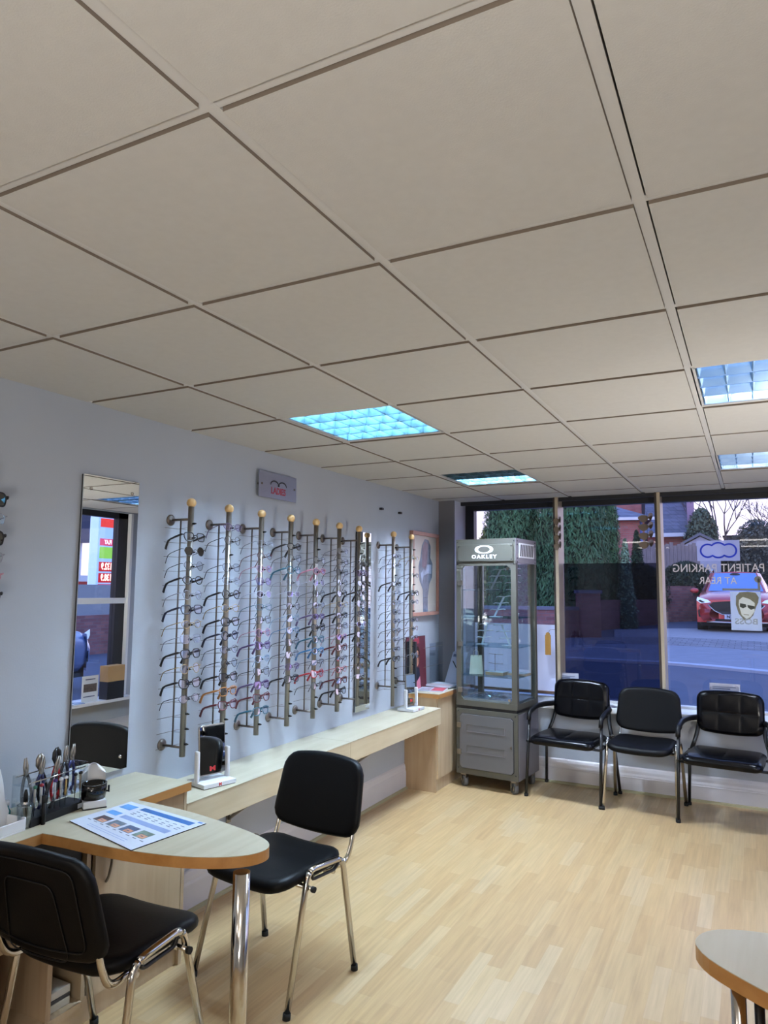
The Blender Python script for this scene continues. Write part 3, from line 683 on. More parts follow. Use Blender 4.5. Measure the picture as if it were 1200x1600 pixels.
# gap and upper frame
MB().box(.01, CW-.01, .01, CD-.01, .62, .645).build('plinth_gap', M_dark, cab)
a = MB().use(M_cab); UZ0, UZ1, HB = .645, 2.0, 1.80
a.box(0, CW, 0, CD, UZ0, .69)
for x in (0, CW-.045):
    for y in (0, CD-.04): a.box(x, x+.045, y, y+.04, .69, HB)
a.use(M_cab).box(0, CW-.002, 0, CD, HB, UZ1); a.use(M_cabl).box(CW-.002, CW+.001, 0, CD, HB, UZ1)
a.use(M_cab).box(0, CW, 0, .02, HB-.02, HB)
for x, sx in ((.045, 1), (CW-.045, -1)):   # chamfered corners of the opening
    for z, sz in ((.69, 1), (HB-.02, -1)):
        a.prism([(x, z), (x+sx*.03, z), (x, z+sz*.03)][::(1 if sx*sz > 0 else -1)], -.018, 0, frameM((0,0,0),(1,0,0),(0,0,1),(0,-1,0)))
a.build('upper_frame', None, cab, bevel=.003)
MB().box(.02, CW-.02, -.014, 0, HB+.015, UZ1-.045).build('header_plate', M_cab, cab, bevel=.004)
a = MB()
for x in (.033, CW-.033):
    for z in (HB+.03, UZ1-.06): bolt(a, x, -.014, z)
for x in (.015, CW-.015):
    for z in (HB-.005, UZ1-.02): bolt(a, x, -.001, z)
for y in (.03, CD-.03):
    for z in (HB+.01, HB+.04, UZ1-.05, UZ1-.02): bolt(a, CW+.001, y, z, 'x')
a.build('bolts', M_dark, cab)
# emblem ring and name
Th = frameM((.262, -.0145, 1.913), (1,0,0), (0,0,1), (0,-1,0))
a = MB(); n = 40
def ell(rx, ry, p=2.0): return [(rx*math.copysign(abs(math.cos(2*PI*k/n))**(2/p), math.cos(2*PI*k/n)), ry*math.copysign(abs(math.sin(2*PI*k/n))**(2/p), math.sin(2*PI*k/n))) for k in range(n)]
o1, o2 = ell(.082, .033, 2.3), ell(.052, .024, 2.1)
for z in (.001,):
    base = len(a.v); a.v += [tuple(Th @ Vector((x, y, z))) for x, y in o1]+[tuple(Th @ Vector((x, y, z))) for x, y in o2]
    for k in range(n): j = (k+1) % n; a.face([base+k, base+j, base+n+j, base+n+k], False)
a.build('emblem', M_letter, cab)
text('OAKLEY', .040, M_letter, 'lettering', cab, Th @ Matrix.Translation((0, -.060, .001)), fat=.0016, sx=1.22, font_space=1.32)
a = MB().use(M_white); Tv = frameM((CW+.002, .06, HB+.045), (0,1,0), (0,0,1), (1,0,0)); a.prism([(0,0),(.33,0),(.33,.12),(0,.12)], 0, .003, Tv)
a.use(M_dark)
for k in range(8): x = .02+k*.037; a.prism([(x,.012),(x+.02,.012),(x+.038,.108),(x+.018,.108)], .003, .0045, Tv)
a.build('vent_grille', None, cab)
# glazing
gd = MB().box(.046, CW-.046, .006, .012, .69, HB-.02).build('glass_door', M_cglass, cab)
for z in (.75, 1.12, 1.62): MB().box(.018, .058, -.01, .014, z, z+.04).build('hinge', M_steel, gd, bevel=.003)
MB().lathe([(.012, 0), (.012, .01)], 12, frameM((CW-.07, .005, 1.755), (1,0,0), (0,0,1), (0,-1,0))).build('lock', M_chrome, gd)
MB().lathe([(.010, 0), (.010, .012)], 12, frameM((CW-.065, .005, .72), (1,0,0), (0,0,1), (0,-1,0))).build('lock', M_chrome, gd)
MB().box(.046, CW-.046, CD-.012, CD-.006, .69, HB).build('rear_glass', M_cglass, cab)
for x in (.004, CW-.01): MB().box(x, x+.005, .041, CD-.041, .69, HB).build('side_glass', M_cglass, cab)
SH = [1.585, 1.36, 1.128, .89]
for z in SH:
    MB().box(.012, CW-.012, .016, CD-.02, z-.006, z).build('glass_shelf', M_shelfg, cab)
MB().box(.02, CW-.02, .02, CD-.02, .69, .705).build('floor_tray', mat('tray_silver', (170,176,186), .25, .6, var=.2), cab)
for x in (.05, CW-.05):
    for y in (.05, CD-.05):
        c = MB().use(M_steel); c.box(x-.024, x+.024, y-.026, y+.026, .088, .105); c.box(x-.024, x-.018, y-.026, y+.026, .045, .09); c.box(x+.018, x+.024, y-.026, y+.026, .045, .09)
        cc = c.build('castor', None, cab); MB().use(MATS.get('castor_grey') or mat('castor_grey', (96,96,98), .5)).tube([(x-.010, y-.014, .04), (x+.010, y+.010, .04)], .04, 20).use(M_steel).tube([(x-.012, y-.0165, .04), (x+.012, y+.0125, .04)], .018, 14).build('castor_wheel', None, cc)
# stands and things inside, each resting on a shelf
CT = Matrix.Translation((.345, 5.56, 0)) @ Matrix.Rotation(cr_, 4, 'Z')
M_hold = mat('holder_white', (222,228,240), .3)
def holder(x, y, z, label, n=3, lean=.03, rz=0):
    r = thing('eyewear_stand', label, 'stand', CT @ Vector((x, y, z)), cr_+rz, 'zigzag white eyewear stands in the glass display cabinet')
    MB().box(-.05, .05, -.03, .03, 0, .005).build('base', M_hold, r, bevel=.001)
    for k in range(n):
        zz = .02+k*.055; xo = (k-.5)*lean; st = MB(); st.prism([(xo-.008,0),(xo+.008,0),(xo+lean+.008,.055),(xo+lean-.008,.055)], -.003, .003, frameM((0,0,zz-.015),(1,0,0),(0,0,1),(0,-1,0))); st.build('stem', M_hold, r)
        a = MB(); a.tube([(xo+lean-.07, -.0, zz+.034), (xo+lean-.05, -.002, zz+.041), (xo+lean, -.002, zz+.038), (xo+lean+.05, -.002, zz+.046), (xo+lean+.07, 0, zz+.043)], .0042, 6); a.build('arm', M_hold, r)
    return r
holder(.24, .2, SH[0], 'white zigzag eyewear stand left of the pair on the top glass shelf')
holder(.42, .2, SH[0], 'white eyewear stand at the right on the top glass shelf', 3, .002)
holder(.27, .2, SH[1], 'lone white zigzag eyewear stand on the second glass shelf')
holder(.15, .2, SH[2], 'white zigzag eyewear stand on the left of the third glass shelf', 3, .015)
holder(.38, .2, SH[2], 'white eyewear stand leaning left on the right of the third glass shelf', 3, -.025)
# carrier bag
r = thing('carrier_bag', 'white paper carrier bag on the lowest glass shelf of the display cabinet', 'bag', CT @ Vector((.115, .14, SH[3])), cr_+.35)
M_bag = mat('bag_paper', (216,216,200), .6, var=.04)
a = MB(); P = [(-.055,-.035,0),(.055,-.035,0),(.055,.035,0),(-.055,.035,0),(-.045,-.02,.15),(.045,-.02,.15),(.045,.02,.15),(-.045,.02,.15),(.04,0,.05),(.045,0,.15)]
n0 = len(a.v); a.v += P
for q in ((0,3,2,1),(0,1,5,4),(2,3,7,6),(3,0,4,7),(1,2,8),(2,6,9,8),(5,1,8,9)): a.face([n0+i for i in q], False)
a.build('bag_body', M_bag, r)
MB().tube([(-.02,-.022,.14),(-.018,-.03,.185),(0,-.034,.2),(.018,-.03,.185),(.02,-.022,.14)], .002, 5).build('handle', M_bag, r)
for k, (x, y, h, lb) in enumerate(((.29, .17, .028, 'wooden-edged white riser block with a thin wire stand beside the carrier bag'), (.45, .25, .02, 'lower white riser block at the right of the lowest glass shelf'))):
    r = thing('riser_block', lb, 'riser', CT @ Vector((x, y, SH[3])), cr_)
    a = MB(); a.use(M_mapled).box(-.08, .075, -.06, .06, 0, h-.003); a.use(M_wplast).box(-.08, .075, -.06, .06, h-.003, h); a.build('block', None, r)
    if k == 0:
        w = MB(); w.tube([(-.02, 0, h), (-.02, 0, .17)], .002, 5)
        for z in (.09, .165): w.tube([(-.075, 0, z+.004), (-.02, 0, z-.002), (.05, 0, z)], .0018, 5)
        w.build('wire_stand', M_steeld, r)
r = thing('crumpled_wrapping', 'crumpled clear plastic wrapping on the floor of the display cabinet', 'wrapping', CT @ Vector((.24, .2, .706)), cr_)
rr = random.Random(3); H = [[rr.uniform(0, .05) for _ in range(14)] for _ in range(10)]
MB().grid(13, 9, lambda u, v: ((u-.5)*.36, (v-.5)*.26, H[min(9, int(v*9.001))][min(13, int(u*13.001))]*math.sin(PI*u)*math.sin(PI*v)), smooth=False).build('wrapping', glass('wrap', (225,232,240), .3, .15), r)

# ------------------------------------------------------------------ chairs
def stack_chair(loc, heading, label):
    """local +y is the way the chair faces"""
    r = thing('stacking_chair', label, 'chair', loc, heading-PI/2, 'black padded stacking chairs with chrome legs')
    def seatd(x, y, z):
        v = y/.215; zz = z+.447+.012*(x/.22)**2 - (.028*max(0, v-.45)**1.6 if v > .45 else 0) + (.014*max(0, -v-.5) if v < -.5 else 0)
        return (x*(1-.06*max(0, -v)), y+.018, zz)
    MB().pad(.455, .44, .048, .085, crown=lambda u, v: .010*(1-u*u)*(1-v*v), deform=seatd, edge=.022).build('seat', M_black, r)
    def backd(x, y, z):
        v = y/.15; zc = y - .022*(1-(x/.235)**2)*(1 if v < 0 else 0)*min(1, -v*1.4) + .022*(1-(x/.235)**2)*(min(1, v*1.4) if v > 0 else 0)
        return (x*(1-.05*v), -.232-.075*((zc+.15)/.3) - .35*(.235**2-x*x)+z*-1, zc+.665)
    MB().pad(.475, .29, .042, .06, crown=None, deform=lambda x, y, z: backd(x, y, -z), edge=.018).build('backrest', M_black, r)
    a = MB()
    def bp(x, y): p = backd(x, y, .0235); return Vector((p[0], p[1], p[2]))
    pts = [bp(x, y) for x, y in fillet2([(-.185,-.11),(.185,-.11),(.185,.11),(-.185,.11)], .03)]
    a.tube(pts, .0022, 5, closed=True); pts = [bp(x, y) for x, y in fillet2([(-.12,-.14),(.12,-.14),(.10,.06),(-.10,.06)], .03)]; a.tube(pts, .002, 5, closed=True)
    a.build('back_shell_ribs', M_plast, r)
    R = .0125
    for s in (-1, 1):
        full = fillet([(s*.256, .212, .012), (s*.240, .085, .485), (s*.240, -.135, .470), (s*.256, -.207, .012)], .045, 6)
        h = len(full)//2; i1 = 7; i2 = len(full)-8
        MB().tube(full[:i1-2], R, 10).build('leg', M_chrome, r)
        MB().tube(full[i1-3:i2+3], R, 10).build('side_rail', M_chrome, r)
        MB().tube(full[i2+2:], R, 10).build('leg', M_chrome, r)
        up = fillet([(s*.205, -.06, .435), (s*.212, -.20, .425), (s*.215, -.238, .50), (s*.210, -.255, .60)], .06, 6)
        MB().tube(up, [.0125]*len(up), 10, flat=.7).build('back_upright', M_chrome, r)
        for y, x in ((.212, .256), (-.207, .256)):
            MB().tube([(s*x, y+math.copysign(.002, y), 0), (s*x, y, .022)], .0155, 10).build('rubber_foot', M_rub, r)
        MB().tube([(s*.20, .085, .425), (s*.262, .085, .42)], .008, 8).build('seat_bolt', M_chrome, r)
        MB().tube([(s*.262, .085, .42), (s*.275, .085, .42)], .012, 8).build('end_cap', M_rub, r)
        MB().tube(fillet([(s*.24, .06, .472), (s*.235, .055, .44), (s*.235, -.09, .435), (s*.24, -.11, .46)], .02, 3), .007, 6).build('stacking_bar', M_blackm, r)
    for y in (.085, -.10): MB().tube([(-.225, y, .420), (.225, y, .420)], .0095, 8).build('cross_bar', M_chrome, r)
    return r
def fillet2(pts, r, n=4):
    out = []
    k = len(pts)
    for i in range(k):
        a, b, c = Vector(pts[i-1]+(0,)), Vector(pts[i]+(0,)), Vector(pts[(i+1) % k]+(0,)); d1 = (a-b).normalized()*r; d2 = (c-b).normalized()*r
        for q in range(n+1):
            t = q/n; p = (1-t)**2*(b+d1)+2*t*(1-t)*b+t*t*(b+d2); out.append((p.x, p.y))
        nx = Vector(pts[(i+1) % k]+(0,)); st = b+d2; en = nx+(b-nx).normalized()*r
        for q in range(1, 6): p = st.lerp(en, q/6); out.append((p.x, p.y))
    return out
stack_chair((.7145, 2.577, 0), math.atan2(-.993, -.119), 'black padded chair with chrome legs behind the rounded desk end, facing the camera')
stack_chair((.605, 1.78, 0), 1.621, 'black padded chair seen from behind at the near side of the desk')
stack_chair((1.775, 5.70, 0), math.atan2(-.42, -.02), 'chrome-legged black waiting chair between the two armchairs under the window')
def arm_chair(loc, heading, label):
    r = thing('waiting_armchair', label, 'chair', loc, heading-PI/2, 'black armchairs in the waiting row under the shop window')
    def sd(x, y, z):
        v = y/.22; return (x*(1-.04*max(0, -v)), y+.07, z+.435-(.02*max(0, v-.5)**1.5))
    def tuft(nx, ny, amp):
        def f(u, v): return amp*(abs(math.sin(PI*(u+1)/2*nx))**.35*abs(math.sin(PI*(v+1)/2*ny))**.35)
        return f
    MB().pad(.50, .44, .055, .05, crown=tuft(2, 1, .009), deform=sd, edge=.024, rings=22, n=96).build('seat', M_blackg, r)
    def bd(x, y, z):
        v = y/.14; return (x, -.225-.05*((y+.14)/.28)-.25*(.2304-x*x*4*.25/.0575*.0575)*0 - z, y+.70+.018*(1-(x/.23)**2)*(1 if v > .3 else 0)*0+.02*(1-(x/.23)**2)*v)
    MB().pad(.455, .275, .05, .055, crown=tuft(3, 2, .007), deform=lambda x, y, z: bd(x, y, -z), edge=.022, rings=22, n=96).build('backrest', M_blackg, r)
    R = .0115
    for s in (-1, 1):
        MB().tube(fillet([(s*.288, .245, .01), (s*.283, .17, .59)], .02), R, 8, flat=1.3).build('leg', M_blackm, r)
        MB().tube(fillet([(s*.30, -.235, .01), (s*.275, -.185, .42)], .02), R, 8, flat=1.3).build('leg', M_blackm, r)
        MB().tube(fillet([(s*.262, -.185, .42), (s*.228, -.235, .53), (s*.20, -.300, .74)], .05), R, 8, flat=1.5).build('back_upright', M_blackm, r)
        MB().tube(fillet([(s*.283, .185, .565), (s*.283, .172, .625), (s*.280, .03, .655), (s*.264, -.14, .652), (s*.222, -.255, .645)], .05), .017, 8, flat=1.25).build('armrest', M_plast, r)
        MB().tube([(s*.286, .215, .41), (s*.275, -.185, .41)], .010, 8).build('side_rail', M_blackm, r)
        for y, x in ((.245, .288), (-.235, .30)): MB().tube([(s*x, y, 0), (s*x, y, .02)], .016, 10).build('rubber_foot', M_rub, r)
    for y in (.20, -.15): MB().tube([(-.28, y, .405), (.28, y, .405)], .010, 8).build('cross_bar', M_blackm, r)
    return r
arm_chair((1.233, 5.775, 0), math.atan2(-.993, -.1), 'glossy black armchair beside the glass display cabinet')
arm_chair((2.335, 5.67, 0), math.atan2(-.993, -.1), 'glossy black armchair under the PATIENT PARKING lettering')

arm_chair((3.05, 3.85, 0), math.radians(200), 'black armchair by the right wall, seen only in the near tabletop mirror')

# ------------------------------------------------------------------ desk
DZ = .75
desk = thing('reception_desk', 'pale maple desk with rounded end and chrome leg on the left', 'desk', (0, 0, 0))
tip = [(.345,1.712),(.45,1.722),(.60,1.728),(.735,1.742),(.85,1.765),(.945,1.796),(1.03,1.84),(1.085,1.89),(1.107,1.94),(1.10,1.985),(1.06,2.025),(.98,2.058),(.88,2.085),(.76,2.11),(.62,2.132),(.48,2.142),(.34,2.145)]
def outline_smooth(P, n=3):
    out = []
    for i in range(len(P)-1):
        p0, p1, p2, p3 = [Vector(P[max(0, min(len(P)-1, j))]) for j in (i-1, i, i+1, i+2)]
        for k in range(n):
            t = k/n; q = 0.5*((2*p1)+(-p0+p2)*t+(2*p0-5*p1+4*p2-p3)*t*t+(-p0+3*p1-3*p2+p3)*t**3); out.append((q.x, q.y))
    out.append(tuple(P[-1])); return out
po = [(.002, 0.4), (.345, 0.4)]+outline_smooth(tip)+[(.34, 2.45), (.002, 2.45)]
a = MB(); a.use(M_edge).prism(po, DZ-.036, DZ-.002, smooth=False); a.use(M_maple).prism(po, DZ-.002, DZ); a.build('desk_top', None, desk)
a = MB(); a.use(M_chrome).lathe([(.027, .004), (.027, .70)], 24, Matrix.Translation((1.073, 1.88, 0))); a.use(M_blackm).lathe([(.032, 0), (.032, .006)], 20, Matrix.Translation((1.073, 1.88, 0))); a.build('leg', None, desk)
# cabinets beneath
cabn = thing('desk_cupboard', 'maple cupboard with door and open shelves under the desk', 'cupboard', (0, 0, 0))
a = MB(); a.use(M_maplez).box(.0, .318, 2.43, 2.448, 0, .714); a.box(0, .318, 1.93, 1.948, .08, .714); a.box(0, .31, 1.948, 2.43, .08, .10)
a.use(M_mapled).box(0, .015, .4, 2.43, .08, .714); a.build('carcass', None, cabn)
MB().box(0, .30, .4, 2.448, 0, .08).build('plinth', M_maplez, cabn)
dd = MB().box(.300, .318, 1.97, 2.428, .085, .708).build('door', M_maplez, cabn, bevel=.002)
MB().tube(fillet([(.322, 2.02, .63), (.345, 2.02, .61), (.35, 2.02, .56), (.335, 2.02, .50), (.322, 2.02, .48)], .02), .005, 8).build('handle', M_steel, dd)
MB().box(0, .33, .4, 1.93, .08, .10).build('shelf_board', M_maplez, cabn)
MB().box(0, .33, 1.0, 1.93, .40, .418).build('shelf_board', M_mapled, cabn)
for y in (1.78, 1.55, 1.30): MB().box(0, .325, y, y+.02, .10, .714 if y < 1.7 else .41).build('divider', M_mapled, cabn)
MB().box(.02, .30, 1.58, 1.92, .55, .712).build('drawer_box', M_dark, cabn)
for k, (z, c) in enumerate(((.101, (190,186,170)), (.128, (60,60,60)), (.142, (196,192,180)))):
    tag(MB().use(mat('book_%d' % k, c, .6)).box(.10, .30, 1.815, 1.90, z, z+(.026, .013, .026)[k]).build('file_book', None, bevel=.002), ('lowest pale file', 'thin dark file between two pale ones', 'top pale file')[k]+' on the low shelf of the desk cupboard', 'file', 'files in the desk cupboard')
# second desk
d2 = thing('side_desk', 'rounded end of a maple desk at the lower right corner', 'desk', (0, 0, 0))
tip2 = [(3.05,1.60),(2.85,1.655),(2.70,1.71),(2.58,1.775),(2.49,1.835),(2.42,1.895),(2.388,1.955),(2.392,2.005),(2.42,2.05),(2.47,2.08),(2.54,2.098),(2.66,2.115),(2.85,2.125),(3.05,2.13)]
po = [(RX-.01, 1.60)]+outline_smooth(tip2)+[(RX-.01, 2.13)]; po = po[::-1]
a = MB(); a.use(M_edge).prism(po, DZ-.036, DZ-.002); a.use(M_maple).prism(po, DZ-.002, DZ); a.build('desk_top', None, d2)
a = MB(); a.use(M_chrome).lathe([(.0135*1.2, .004), (.0135*1.2, .714)], 20, Matrix.Translation((2.478, 1.915, 0))); a.use(M_blackm).lathe([(.03, 0), (.03, .005)], 20, Matrix.Translation((2.478, 1.915, 0))); a.build('leg', None, d2)
a = MB(); a.use(M_maplez).box(3.2, RX-.02, 1.66, 2.09, 0, .714); a.build('pedestal', None, d2)
tag(MB().tube([(2.52, 1.93, .0), (2.52, 1.935, .712)], .011, 12).build('metal_post', M_blackm), 'black metal post behind the chrome leg of the right-hand desk', 'post')

# booklet
r = thing('price_leaflet', 'large laminated leaflet with blue bands and four small eye photos on the desk', 'leaflet', (0, 0, DZ+.0005))
C4 = [Vector(p) for p in ((.326,1.837),(.342,2.108),(.773,2.052),(.739,1.737))]   # left, top, right, bottom corners
A_, B_, C_, D_ = C4     # A left, B back, C right, D front
def uv(u, v, z): p = (A_*(1-u)*(1-v)+D_*u*(1-v)+B_*(1-u)*v+C_*u*v); return (p.x, p.y, z)
a = MB(); a.use(M_paper).poly([uv(0,0,.003), uv(1,0,.003), uv(1,1,.003), uv(0,1,.003)]); a.use(M_plast).poly([uv(0,0,0), uv(0,0,.003), uv(1,0,.003), uv(1,0,0)][::-1]); a.poly([uv(1,0,0), uv(1,0,.003), uv(1,1,.003), uv(1,1,0)][::-1]); a.poly([uv(0,1,0), uv(0,1,.003), uv(0,0,.003), uv(0,0,0)][::-1])
def rect(m, u0, u1, v0, v1, z=.0034): a.use(m).poly([uv(u0,v0,z), uv(u1,v0,z), uv(u1,v1,z), uv(u0,v1,z)])
B1 = mat('band_blue', (52,110,180), .4); B2 = mat('band_sky', (96,160,224), .4); B3 = mat('band_lilac', (140,160,205), .4); INK = mat('ink_grey', (96,104,128), .5)
for k in range(4):
    u0 = .12+.2*k; ph = mat('eye_photo_%d' % k, ((70,50,54), (96,110,124), (70,86,120), (110,130,120))[k], .4, var=.4, scale=60)
    rect(ph, u0, u0+.16, .24, .42); rect(M_skin, u0+.06, u0+.15, .25, .33, .0037); rect(INK, u0+.08, u0+.12, .285, .30, .0039)
rect(B2, .06, .22, .50, .62); rect(B2, .04, .2, .74, .9); rect(B3, .27, .92, .50, .60); rect(B1, .26, .93, .83, .93)
for k in range(9):
    for v in (.20, .66, .70, .76): 
        if v > .3 and k < 2: continue
        rect(INK, .08+.1*k, .13+.1*k, v, v+.014)
for v in (.08, .12): rect(B3, .2, .8, v, v+.01)
rect(B1, .93, .98, .95, .985)
a.build('printed_sheet', None, r)
# lens meter cup
r = thing('lens_heater', 'small white stand holding a glossy black oval cup beside the tool rack', 'optician tool', (.262, 1.995, DZ), math.radians(60))
a = MB(); a.use(M_wplast).prism([(-.042,-.03),(.042,-.03),(.038,.06),(-.038,.06)], .004, .03); a.use(M_dark).prism([(-.044,-.032),(.044,-.032),(.04,.062),(-.04,.062)], 0, .004); a.build('base', None, r, bevel=.002)
T = Matrix.Translation((0, .0, .062)) @ Matrix.Rotation(math.radians(8), 4, 'X') @ Matrix.Diagonal((1, .72, 1, 1))
MB().lathe([(.012,-.025),(.043,-.028),(.046,.0),(.046,.030),(.042,.030),(.040,0.0),(.012,-.015)], 28, T).build('black_cup', mat('gloss_black', (8,8,10), .08), r)
a = MB(); a.grid(14, 8, lambda u, v: ((.044)*math.cos(PI*u), .018+.038*math.sin(PI*u), .02+v*(.10+.028*math.sin(PI*u))-.0)); a.grid(14, 6, lambda u, v: (.044*(1-v*.6)*math.cos(PI*u), .018+.038*math.sin(PI*u)*(1-v)+0.012*v, .12+.028*math.sin(PI*u)+.012*math.sin(v*PI/2)))
a.build('curved_shield', M_wplast, r)
MB().tube([(.046, .0, .055), (.054, 0, .05), (.054, 0, .075)], .004, 8).build('knob', M_plast, r)

# tool rack
rack = thing('tool_rack', 'clear acrylic tool rack on a black base at the left end of the desk', 'rack', (.205, 1.865, DZ), math.radians(97))
# local x runs along the desk (length), y towards the wall
MB().box(-.15, .115, -.045, .05, 0, .028).build('base', M_plast, rack, bevel=.002)
MB().box(.07, .108, -.047, -.045, .006, .022).build('name_plate', M_paper, rack)
for z, y0, y1 in ((.065, -.04, .0), (.095, -.035, .005), (.135, -.03, .045)): MB().box(-.148, .112, y0, y1, z, z+.003).build('shelf_tier', M_acry, rack)
for x in (-.149, .11): MB().box(x, x+.004, -.045, .05, .028, .17).build('end_panel', M_acry, rack)
MB().tube([(-.15, -.032, .150), (.115, -.032, .150)], .0022, 6).build('front_rail', M_chrome, rack)
MB().tube([(-.15, .035, .165), (.115, .035, .165)], .0022, 6).build('back_rail', M_chrome, rack)
a = MB(); a.prism([(-.03,0),(.03,0),(.03,.12),(.024,.14),(.012,.152),(0,.155),(-.012,.152),(-.024,.14),(-.03,.12)], 0, .004, frameM((.085, .055, .03), (1,0,0), (0,0,1), (0,-1,0))); a.build('white_back_plate', M_wplast, rack)
RT_ = Matrix.Translation((.205, 1.865, DZ)) @ Matrix.Rotation(math.radians(97), 4, 'Z')
def pliers(x, label, grip, head='long', z=.05, y=.022, jaw=M_steel, lean=0):
    r = thing('pliers', label, 'pliers', RT_ @ Vector((x, y, z)), math.radians(97), 'pliers standing in the acrylic tool rack'); r.rotation_euler = (0, lean, math.radians(97)); r.scale = (1.15, 1.15, 1.22)
    g = mat('grip_'+label.split()[0]+str(len(bpy.data.materials)), grip, .35)
    for s in (-1, 1): MB().tube(fillet([(s*.008, 0, .0), (s*.020, 0, .03), (s*.014, 0, .075), (s*.004, 0, .10)], .03), [.0035]+[.0055]*11+[.0045]+[.004]*1 if False else .0052, 8, flat=.8).build('grip', g, r)
    MB().ball((0, 0, .108), .0095, 10, 8, (1, .5, 1.1)).build('pivot', jaw, r)
    for s in (-1, 1):
        if head == 'fat': MB().tube([(s*.004, 0, .108), (s*.011, 0, .125), (s*.009, 0, .142), (s*.002, 0, .155)], [.005, .008, .008, .004], 8, flat=.8).build('jaw', jaw, r)
        else: MB().tube([(s*.003, 0, .108), (s*.006, 0, .125), (s*.003, 0, .150)], [.005, .0042, .002], 8).build('jaw', jaw, r)
    return r
pliers(.085, 'long-nosed pliers with navy blue grips at the right end of the tool rack', (34,40,96), lean=.12)
pliers(.058, 'slim pliers with black grips next to the navy ones', (20,22,30), lean=.06)
pliers(.022, 'cutters with bright red grips and black jaws in the tool rack', (190,22,30), 'fat', jaw=M_blackm, z=.045)
pliers(-.03, 'chrome-headed pliers with black grips in the middle of the tool rack', (18,18,20), 'fat', z=.04, lean=-.15)
pliers(-.045, 'open grey pliers with dark grips leaning in front of the chrome-headed ones', (40,40,44), y=-.012, z=.035, lean=.25)
pliers(-.105, 'thin pliers with black grips at the left end of the tool rack', (24,26,32), z=.045, lean=-.1)
pliers(-.085, 'thin pliers with dark blue tips crossing the leftmost black ones', (30,36,80), z=.04, y=.0, lean=.12)
def screwdriver(x, y, label, cap, hc=(150,140,128), z=.03, lean=0):
    r = thing('screwdriver', label, 'screwdriver', RT_ @ Vector((x, y, z)), math.radians(97), 'precision screwdrivers in the tool rack'); r.rotation_euler = (lean, 0, math.radians(97))
    MB().tube([(0, 0, 0), (0, 0, .04)], .0012, 5).build('blade', M_blackm, r)
    MB().tube([(0, 0, .036), (0, 0, .042), (0, 0, .088), (0, 0, .094)], [.0025, .0042, .0042, .003], 8).build('handle', mat('driver_'+str(len(bpy.data.materials)), hc, .35, .6), r)
    MB().lathe([(.003, .094), (.0075, .096), (.0075, .102), (.003, .106)], 12).build('swivel_cap', cap, r)
    return r
capw = M_wplast; capb = M_plast
for x, y, lb, cp, hc in ((.10, -.024, 'silver screwdriver with a black swivel cap at the right front of the rack', capb, (160,150,136)),
                     (.072, -.026, 'dark screwdriver second from the right at the front of the rack', capb, (110,104,98)),
                     (.025, -.026, 'brassy screwdriver with white cap left of the empty gap in the rack', capw, (180,150,96)),
                     (.0, -.026, 'silver screwdriver with a big white cap near the middle of the rack', capw, (170,165,160)),
                     (-.025, -.024, 'clear-handled screwdriver with purple cap in the rack', mat('cap_purple', (70,50,110), .4), (190,195,200)),
                     (-.09, -.026, 'screwdriver with red collar and white cap, left part of the rack', mat('cap_red', (150,40,50), .4), (190,186,180)),
                     (-.12, -.026, 'screwdriver with green band at the left end of the rack', mat('cap_green', (60,120,100), .4), (180,176,170))):
    screwdriver(x, y, lb, cp, hc)
# jar of water, bottle, pen
r = thing('glass_jar', 'small clear glass jar half full of tools in front of the rack', 'jar', (.245, 1.715, DZ))
MB().lathe([(.0, .002), (.022, .0), (.024, .03), (.027, .075), (.0285, .08), (.026, .078), (.022, .03), (.02, .006), (0, .006)], 20).build('jar_glass', glass('jar_glass', (215,225,228), .15), r)
MB().lathe([(.0, .006), (.019, .006), (.021, .034), (0, .034)], 16).build('dark_contents', mat('jar_water', (70,74,80), .3), r)
r = thing('brush', 'dark-handled brush with silver collar standing in the glass jar', 'brush', (.245, 1.715, DZ+.036)); r.rotation_euler = (.12, .15, 0)
MB().tube([(0, 0, 0), (0, 0, .035)], .006, 8).build('bristles', mat('bristle', (60,52,48), .8), r); MB().tube([(0, 0, .035), (0, 0, .058)], .008, 10).build('collar', M_chrome, r); MB().tube([(0, 0, .058), (0, 0, .085), (0, 0, .10)], [.008, .007, .004], 10).build('handle', M_plast, r)
r = thing('bottle', 'small teal bottle between the glass jar and the white tray', 'bottle', (.165, 1.70, DZ))
MB().lathe([(.015, 0), (.015, .05), (.008, .06), (.007, .07)], 14).build('bottle_body', mat('teal_plastic', (40,130,140), .3), r); MB().lathe([(.009, .07), (.009, .085)], 12).build('cap', M_wplast, r)
r = thing('marker_pen', 'black marker pen upright to the right of the glass jar', 'pen', (.268, 1.772, DZ))
MB().tube([(0, 0, 0), (0, 0, .075)], .0075, 10).build('barrel', M_plast, r); MB().tube([(0, 0, .0751), (0, 0, .10)], .0085, 10).build('cap', M_plast, r)
r = thing('desk_organiser', 'white plastic tray with a tall ribbed back at the left edge of the desk', 'organiser', (.205, 1.61, DZ), math.radians(5))
a = MB(); a.box(-.075, .075, -.09, .085, 0, .006); a.box(.069, .075, -.09, .085, .006, .04); a.box(-.075, -.069, -.09, .085, .006, .04); a.box(-.075, .075, .079, .085, .006, .045); a.build('tray', M_wplast, r, bevel=.002)
a = MB(); a.prism([(-.07,.0),(.07,0),(.075,.05),(.055,.095),(.045,.15),(.03,.20),(0,.225),(-.03,.20),(-.05,.15),(-.07,.08)], 0, .010, frameM((-.02, .012, .006), (0,1,0), (0,0,1), (1,0,0)), smooth=True); a.build('back_plate', M_wplast, r, bevel=.003)
for k in range(9): MB().box(-.013+.003, -.006, .028+.001*k, .040, .11+k*.008, .113+k*.008).build('rib', M_wplast, r)
